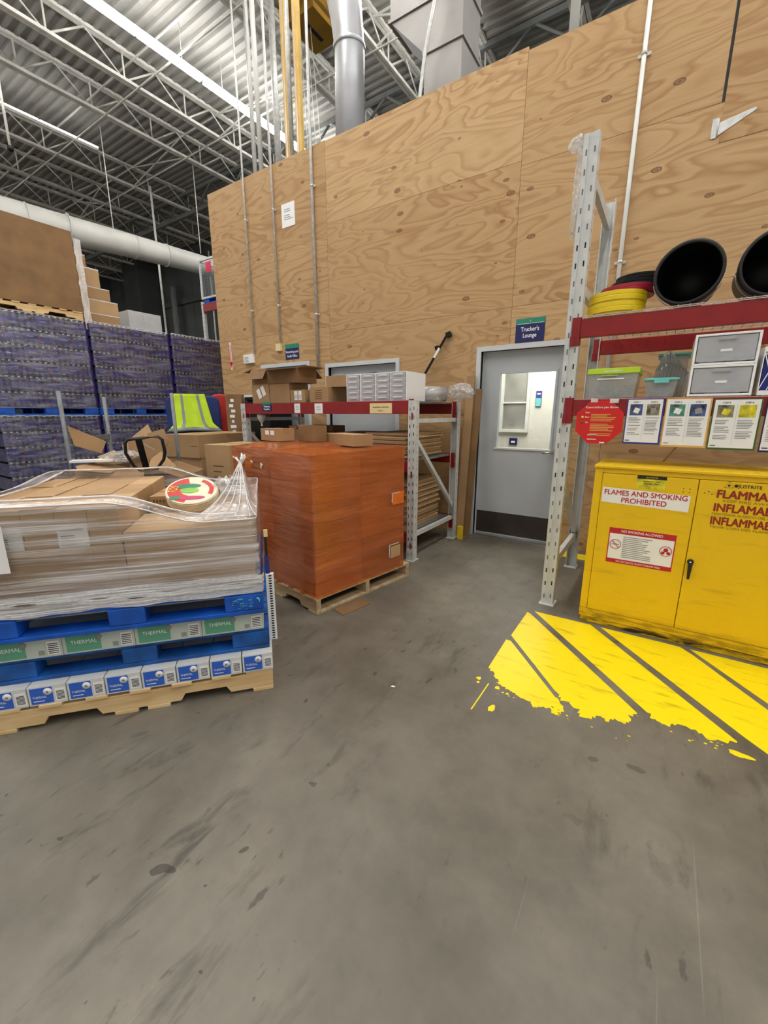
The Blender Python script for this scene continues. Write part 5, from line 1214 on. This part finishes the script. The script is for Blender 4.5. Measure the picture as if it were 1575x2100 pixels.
# ------------------------------------------------------------------ bottled water
cs = MB(); CW, CD, CH = .404, 1.0, .208
cs.mat('water_film').box(.002, CW-.002, .034, CD, .002, CH-.03)
for k in range(6):
    T = Matrix.Translation((.034+k*.0672, .034, 0))
    cs.mat('water_bottle').lathe([(.031, .0), (.033, .05), (.031, .09), (.033, .13), (.030, .155), (.014, .182)], 10, T=T, cap=False)
    cs.mat('water_label').lathe([(.0338, .06), (.0338, .115)], 10, T=T, cap=False)
    cs.mat('bottle_cap').lathe([(.0145, .182), (.0145, .2), (.001, .201)], 8, T=T, cap=False)
cs = cs.mesh('bottle_case')
pr_ = MB(); pr_.mat('water_label').box(.01, .17, -.0015, 0, .055, .17); pr_.mat('corner_red').box(.19, .205, -.0015, 0, .06, .12); pr_.mat('print_grey').box(.05, .13, -.002, -.0015, .10, .112); pr_ = pr_.mesh('printed_wrap')
def water_load(label, loc, n=6):
    t = thing('bottled_water_load', label, 'bottled water', loc, math.pi/2, 'blue shrink-wrapped loads of bottled water')
    rw = random.Random(hash(label) % 1000 if False else int(loc[1]*100+loc[2]*7))
    for i in range(3):
        for k in range(n):
            c = obj('bottle_case', cs, t, loc=(i*CW+.002, 0, k*CH))
            if rw.random() < .65: p = obj('printed_wrap', pr_, c); p.location = (rw.choice((0, .05, .18)), 0, 0)
    b = MB(); b.mat('corner_blue').box(1.2135, 1.216, -.006, .30, 0, n*CH-.01).box(1.19, 1.2135, -.008, -.0045, 0, n*CH-.01)
    b.mat('corner_red')
    for k in range(n): b.box(1.194, 1.2, -.009, -.008, k*CH+.06, k*CH+.14)
    obj('corner_wrap', b, t)
    b = MB(); b.mat('film_haze').box(-.004, 1.2125, -.0042, -.0035, -.02, n*CH-.01); obj('film_wrap', b, t)
    b = MB(); b.mat('film_rim').tube([(x_*.0607, -.003+.003*math.sin(x_*3), n*CH-.006+.004*math.sin(x_*2.1)) for x_ in range(21)], .005, 5); obj('top_film_edge', b, t)
    return t
WX = [(-7.40, 1.905), (-7.32, 3.125), (-7.25, 4.345)]
nm = ['at the left edge of the photo', 'in the middle of the row', 'at the wall end of the row']
for (x, y), s in zip(WX, nm):
    pallet_block('blue_pallet', 'blue pallet on the floor under the bottled water '+s, 1.21, 1.0, .125, (x, y, 0), math.pi/2, 'blue_pallet')
    water_load('lower tier load of bottled water '+s, (x, y, .1255))
    pallet_block('blue_pallet', 'blue pallet between the two tiers of bottled water '+s, 1.21, 1.0, .115, (x, y, 1.376), math.pi/2, 'blue_pallet')
    water_load('upper tier load of bottled water '+s, (x, y, 1.4915))
ZW = 1.4915+6*CH+.004
pallet_gma('wooden_pallet', 'pale pallet up on the bottled water, under the huge carton', 1.2, 1.0, .115, (-7.41, 1.90, ZW), math.pi/2, 'pallet_pine', seed=3)
carton('bulk_carton', 'huge plain brown carton on a pallet on top of the bottled water', 1.20, .98, 1.06, (-7.40, 1.905, ZW+.1155), math.pi/2, 'kraft_dark', tape=False)
t = thing('stretch_film', 'ragged clear film hanging down the right edge of the huge carton', 'stretch film', (-7.40, 3.112, ZW-.12), math.pi/2)
b = MB(); b.mat('film_rim'); rows = []
for i in range(26):
    z = 1.22*i/25; rows.append([b.bm.verts.new((u*.02+.018*noise.noise(Vector((u, z*9, 1)))+ (.0 if u else 0), -.012+.02*u*.2+.01*noise.noise(Vector((u*3, z*12, 5))), z)) for u in range(6)])
for A, B in zip(rows, rows[1:]):
    for j in range(5): f = b.bm.faces.new((A[j], A[j+1], B[j+1], B[j])); f.smooth = True
obj('film_fold', b, t)
stp = [(3.16, 3.70, ZW, .17), (3.16, 3.70, ZW+.172, .20), (3.16, 3.60, ZW+.374, .17), (3.16, 3.48, ZW+.546, .26), (3.16, 3.32, ZW+.808, .16)]
for i, (y0, y1, z, h) in enumerate(stp):
    carton('shipping_carton', 'carton in the stepped film-wrapped pile on the bottled water, '+['bottom tier', 'second tier', 'third tier', 'fourth tier', 'topmost'][i], y1-y0, .5, h, (-7.58, y0, z), math.pi/2, 'kraft_light' if i % 2 else 'kraft', 'stepped pile of cartons on the bottled water', tape=False,
           marks=lambda k, L, W, H: k.mat('film_rim').box(0, L, -.002, 0, H*.92, H))
t = thing('white_carton', 'plain white carton lying on top of the bottled water, before the dark wall', 'box', (-7.80, 3.96, ZW), math.pi/2); obj('box_body', BX('panel_grey', 0, .56, 0, .5, 0, .36), t, bevel=.004); obj('seam', BX('print_grey', .24, .243, -.001, 0, 0, .36), t)

# far rack with a wire cage
FR = thing('pallet_rack', 'distant rack with a red beam at the left end of the plywood wall', 'storage rack', (-10.0, 6.9, 0))
for x in (0, 2.6):
    for y in (0, 1.0): b = MB(); upright(b, x, y, .08, .07, 4.1); obj('post', b, FR)
for z in (2.2, 3.86):
    for y in (-.01, 1.02): obj('beam', M1(lambda bb: bb.box(.042, 2.558, y, y+.05, z, z+.18), 'beam_red'), FR)
    obj('shelf_deck', M1(lambda bb: bb.box(.045, 2.555, .045, 1.015, z+.18, z+.19), 'rack_dark'), FR)
pallet_block('blue_pallet', 'blue pallet on the distant rack under the wire cage', 1.2, 1.0, .10, (-9.93, 6.92, 4.051), 0, 'blue_pallet')
t = thing('wire_cage', 'grey wire cage with a pink sheet on its side, up on the distant rack', 'cage', (-9.98, 6.92, 4.152))
b = MB(); b.mat('rack_grey')
for x in (0, 1.25):
    for y in (0, .95): b.box(x-.02, x+.02, y-.02, y+.02, 0, .88)
for z in (.0, .84):
    for y in (0, .95): b.box(.02, 1.23, y-.02, y+.02, z, z+.04)
    for x in (0, 1.25): b.box(x-.02, x+.02, .02, .93, z, z+.04)
obj('cage_frame', b, t)
b = MB(); b.mat('cage_wire')
for i in range(24): b.box(.03+i*.05, .034+i*.05, .0, .004, .04, .84)
for i in range(16): b.box(.02, 1.23, .0, .004, .05+i*.05, .054+i*.05)
for i in range(18): b.box(-.002, .002, .03+i*.05, .034+i*.05, .04, .84)
b.box(.02, 1.23, .9, .905, .04, .84)
obj('mesh_panel', b, t)
obj('pink_sheet', BX('pink_sheet', .26, .46, -.026, -.022, .56, .78), t)
carton('shipping_carton', 'carton on the lower shelf of the distant rack', .6, .6, .4, (-9.85, 6.97, 2.391), 0, 'kraft_light')

# ------------------------------------------------------------------ clutter between the loads
t = thing('office_chair', 'blue and red high-backed chair behind the stacked cartons, a vest over it', 'chair', (-5.92, 3.79, 0), math.radians(57.3)); t.scale = (1.06, 1, 1.01)
def rounded(x0, x1, z0, z1, r, n=6):
    o_ = []
    for cx, cz, a0 in ((x1-r, z0+r*.5, -90), (x1-r, z1-r, 0), (x0+r, z1-r, 90), (x0+r, z0+r*.5, 180)):
        for k in range(n+1):
            a = math.radians(a0+90*k/n); o_.append((cx+r*math.cos(a), cz+(r if cz > z0+r else r*.5)*math.sin(a)))
    return o_
obj('backrest', M1(lambda bb: bb.prism(rounded(-.36, .34, .62, 1.64, .10), -.10, .0, T=TR), 'chair_blue'), t, bevel=.02)
obj('side_bolster', M1(lambda bb: bb.prism(rounded(.20, .52, .62, 1.675, .13), -.22, -.101, T=TR), 'chair_red'), t, bevel=.02)
obj('seat', M1(lambda bb: bb.box(-.3, .14, .24, .66, .42, .54), 'chair_blue'), t, bevel=.03)
obj('pedestal', M1(lambda bb: bb.tube([(0, .42, .05), (0, .42, .42)], .04, 12), 'rack_dark'), t)
obj('base', M1(lambda bb: [bb.bar((0, .42, .05), (.26*math.cos(k*1.2566), .42+.26*math.sin(k*1.2566), .03), .05, .04) for k in range(5)], 'black_plastic'), t)
obj('back_support', M1(lambda bb: bb.bar((0, .30, .50), (0, .115, .72), .06, .02), 'rack_dark'), t)
V = thing('safety_vest', 'bright yellow-green safety vest with grey bands draped over the chair back', 'vest', (-5.92, 3.79, 0), math.radians(57.3)); V.scale = (1.06, 1, 1.01)
b = MB(); rows = []; b.mat('vest_yellow')
NZ, NXV = 20, 24
for i in range(NZ+1):
    v = i/NZ; z = 1.662-.52*v; hw = .20+.06*v+.11*max(0, (v-.75)/.25)**1.2; row = []
    for j in range(NXV+1):
        u = j/NXV*2-1; row.append(b.bm.verts.new((-.05+u*hw+(.04*v), -.030-.02*v*(1+.6*math.sin(u*9))-.006*noise.noise(Vector((u*4, v*5, 0)))-.07*v*v, z-.02*abs(u)*v)))
    rows.append(row)
bands = {}
for i in range(NZ):
    for j in range(NXV):
        f = b.bm.faces.new((rows[i][j], rows[i][j+1], rows[i+1][j+1], rows[i+1][j])); f.smooth = True
        b.mat('vest_tape' if (j in (5, 6, 17, 18)) or i >= NZ-2 else 'vest_yellow'); f.material_index = b.cur
o = obj('vest_cloth', b, V); sm = o.modifiers.new('thickness', 'SOLIDIFY'); sm.thickness = .004
b = MB(); b.mat('vest_yellow').box(-.24, .14, -.030, .112, 1.662, 1.667).box(-.24, .14, .108, .112, 1.3, 1.662); obj('vest_shoulder', b, V)
carton('tall_carton', 'tall narrow carton with white markings standing beside the chair', .24, .12, 1.675, (-5.45, 4.00, 0), math.radians(34), 'kraft_dark', tape=False,
       marks=lambda k, L, W, H: [k.mat('paper_white').box(L*(.2+.1*(i % 2)), L*(.45+.05*(i % 3)), -.0009, 0, H*(.62+.045*i), H*(.645+.045*i)) for i in range(8)])
t = thing('black_bin', 'black plastic bin between the tall carton and the stock rack', 'bin', (-5.12, 4.10, 0)); obj('bin_shell', M1(lambda bb: bb.box(0, .5, 0, .42, 0, 1.58), 'black_plastic'), t, bevel=.02); obj('bin_lid', M1(lambda bb: bb.box(-.015, .515, -.015, .435, 1.581, 1.63), 'black_plastic'), t, bevel=.01)
tag(obj('paper_tray', BX('paper_white', -5.50, -5.22, 4.28, 4.45, 1.59, 1.67)), 'white tray standing against the wall behind the tall carton', 'tray')
tag(obj('side_table', M1(lambda bb: bb.box(-5.56, -5.18, 4.24, 4.5, 1.56, 1.589).box(-5.54, -5.5, 4.26, 4.30, 0, 1.56).box(-5.24, -5.2, 4.26, 4.30, 0, 1.56).box(-5.54, -5.5, 4.44, 4.48, 0, 1.56).box(-5.24, -5.2, 4.44, 4.48, 0, 1.56), 'rack_dark')), 'tall narrow stand under the white tray by the wall', 'stand')
R1 = math.radians(8.6)
carton('shipping_carton', 'wide kraft carton with an open seam, in front of the chair with the vest', .60, .98, .275, (-5.19, 2.86, .876), R1, 'kraft', marks=lambda k, L, W, H: [k.mat('kraft_dark').box(L*.50, L*.505, -.0008, 0, H*.75, H), k.mat('print_brown').box(L*.78, L*.95, -.0008, 0, H*.5, H*.53)], tape=True)
carton('shipping_carton', 'kraft carton underneath the wide one in front of the chair', .56, .94, .75, (-5.16, 2.89, .1255), R1, 'kraft', tape=True)
pallet_gma('wooden_pallet', 'old pallet under the kraft cartons in front of the chair', 1.1, .62, .125, (-4.56, 2.90, 0), R1+math.pi/2, 'pallet_old', seed=7)
carton('shipping_carton', 'kraft carton with brown print, just left of the orange load', .35, .54, .50, (-4.09, 2.69, .578), R1, 'kraft_light', marks=lambda k, L, W, H: [k.mat('print_brown').box(L*.3, L*(.62+.1*(i % 2)), -.0008, 0, H*(.18+.12*i), H*(.205+.12*i)) for i in range(4)])
carton('shipping_carton', 'kraft carton on the floor under the printed one left of the orange load', .36, .55, .576, (-4.095, 2.685, .0005), R1, 'kraft')

# cart with torn cardboard
t = thing('stock_cart', 'grey three-post stock cart heaped with torn cardboard before the bottled water', 'cart', (-4.32, 1.53, 0), math.radians(37.9))
CPX, CPY = .66, .66
b = MB(); b.mat('rack_dark').box(-.03, CPX+.03, -.03, CPY+.03, .22, .26); obj('cart_deck', b, t)
for x, y, h in ((0, 0, 1.585), (0, CPY, 1.56), (CPX, CPY, 1.60)): obj('post', M1(lambda bb: bb.tube([(x, y, .26), (x, y, h)], .017, 10), 'rack_dark'), t)
obj('rail', M1(lambda bb: bb.bar((0, 0, 1.17), (0, CPY, 1.17), .025, .05), 'rack_dark'), t)
for x in (.05, CPX-.05):
    for y in (.05, CPY-.05): obj('caster', M1(lambda bb: bb.lathe([(.01, -.02), (.08, -.018), (.08, .018), (.01, .02)], 18, T=Matrix.Translation((x, y, .08)) @ Matrix.Rotation(math.pi/2, 4, 'X')).box(x-.02, x+.02, y-.025, y+.025, .15, .22), 'black_rubber'), t)
carton('bulk_carton', 'big open carton full of torn cardboard standing on the stock cart', .60, .60, .66, (-4.28, 1.585, .2605), math.radians(37.9), 'kraft_dark', open_top=[('y-', 25), ('x+', 20)])
def scrap(pts, label, m='kraft', th=.005):
    P_ = [Vector(p) for p in pts]; n = (P_[1]-P_[0]).cross(P_[2]-P_[0]).normalized()
    c = sum(P_, Vector())/len(P_); P_ = [p-n*((p-c).dot(n)) for p in P_]
    b = MB(); b.mat(m); A = [tuple(p+n*th/2) for p in P_]; B = [tuple(p-n*th/2) for p in P_]; b.face(A); b.face(B[::-1])
    for i in range(len(P_)): b.face([A[i], B[i], B[(i+1) % len(P_)], A[(i+1) % len(P_)]])
    return tag(obj('cardboard_scrap', b), label, 'cardboard scrap', 'torn cardboard on the stock cart')
scrap([(-4.33, 1.554, 1.297), (-4.369, 1.863, 1.145), (-4.344, 1.795, 1.038), (-4.32, 1.579, 1.124)], 'pointed brown cardboard flap standing between the left posts of the cart')
scrap([(-4.457, 2.036, 1.1), (-4.438, 2.304, 1.298), (-4.33, 2.294, 1.168), (-4.31, 2.112, 0.95), (-4.363, 2.001, 0.93)], 'steeply tilted cardboard piece behind the left of the black loop handle')
scrap([(-4.27, 2.193, 1.226), (-4.199, 2.326, 1.272), (-4.095, 2.307, 1.155), (-4.112, 2.277, 1.0), (-4.191, 2.128, 0.95)], 'cardboard piece with a printed patch behind the top of the loop handle', 'kraft_dark')
scrap([(-4.137, 1.498, 0.968), (-4.259, 1.739, 0.98), (-4.085, 1.888, 0.919), (-3.96, 1.675, 0.90), (-4.041, 1.469, 0.92)], 'flat cardboard piece lying low at the left of the heap')
scrap([(-4.356, 1.765, 1.017), (-4.393, 1.935, 1.062), (-4.193, 1.892, 0.947), (-4.247, 1.766, 0.92)], 'small cardboard piece lying behind the white packet', 'kraft_light')
scrap([(-3.956, 2.144, 1.054), (-3.812, 2.197, 0.919), (-3.763, 2.081, 0.858), (-3.845, 1.926, 0.87), (-3.909, 2.02, 0.998)], 'bent cardboard piece at the right of the heap, right of the loop handle')
scrap([(-4.162, 1.959, 1.17), (-4.105, 2.288, 1.156), (-3.949, 2.158, 0.89), (-3.986, 1.863, 0.897)], 'large dark cardboard piece seen through the black loop handle', 'kraft_dark')
crumple('film_wad', 'crumpled wad of clear film among the torn cardboard', 'plastic film', (-4.12, 1.88, .958), .10, 'film_wad', 1.5, 1.5, .5, 4)
tag(obj('printed_flyer', M1(lambda bb: bb.box(-.16, .16, -.05, .05, 0, .02), 'paper_white'), loc=(-4.18, 1.65, .985), rz=1.0), 'flat white packet among the torn cardboard on the cart', 'packet')

# pallet jack, only its handle shows over the wrapped load
t = thing('pallet_jack', 'pallet jack whose black loop handle shows above the film-wrapped cartons', 'pallet jack', (-3.36, 1.66, 0), math.radians(20.5))
b = MB(); b.mat('black_rubber'); HP = [(x*.74+.035, z) for x, z in ((-.175, 1.12), (-.168, 1.195), (-.14, 1.222), (.0, 1.232), (.13, 1.238), (.165, 1.215), (.178, 1.12), (.16, 1.06), (.085, .985), (.05, .975), (-.06, .975), (-.12, 1.02))]
b.tube([(x, -.04-.25*(z-1.0), z-.01) for x, z in HP], .012, 8, closed=True); obj('loop_handle', b, t, bevel=0)
obj('handle_stem', M1(lambda bb: bb.bar((-.0, -.09, 1.21), (.03, -.03, .96), .045, .03).bar((.03, -.03, .97), (.03, .06, .30), .05, .04), 'black_plastic'), t)
obj('release_lever', M1(lambda bb: bb.bar((.03, -.10, 1.18), (.10, -.10, 1.13), .015, .01), 'steel'), t)
obj('pump_body', M1(lambda bb: bb.box(-.14, .17, .0, .16, .06, .34).tube([(.03, .05, .3), (.03, .05, .46)], .04, 12), 'beam_red'), t, bevel=.01)
for x in (-.27, .11): obj('fork', M1(lambda bb: bb.box(x, x+.16, .16, 1.05, .05, .10), 'beam_red'), t, bevel=.01)
obj('steer_wheel', M1(lambda bb: bb.lathe([(.01, -.05), (.09, -.05), (.09, .05), (.01, .05)], 18, T=Matrix.Translation((.03, .06, .09)) @ Matrix.Rotation(math.pi/2, 4, 'Y')), 'black_rubber'), t)
for x in (-.19, .19): obj('load_roller', M1(lambda bb: bb.lathe([(.01, -.04), (.035, -.04), (.035, .04), (.01, .04)], 14, T=Matrix.Translation((x, .97, .035)) @ Matrix.Rotation(math.pi/2, 4, 'Y')), 'black_rubber'), t)
for c_ in t.children:
    if c_.name.split('.')[0] in ('loop_handle', 'handle_stem', 'release_lever'): c_.rotation_euler.z = math.radians(42.4)
tag(obj('paper_scrap', M1(lambda bb: bb.prism([(-1.03, 1.62), (-1.012, 1.625), (-1.01, 1.635), (-1.028, 1.632)], .0005, .002), 'paper_white')), 'tiny white scrap of paper on the bare floor in front of the orange load', 'paper')
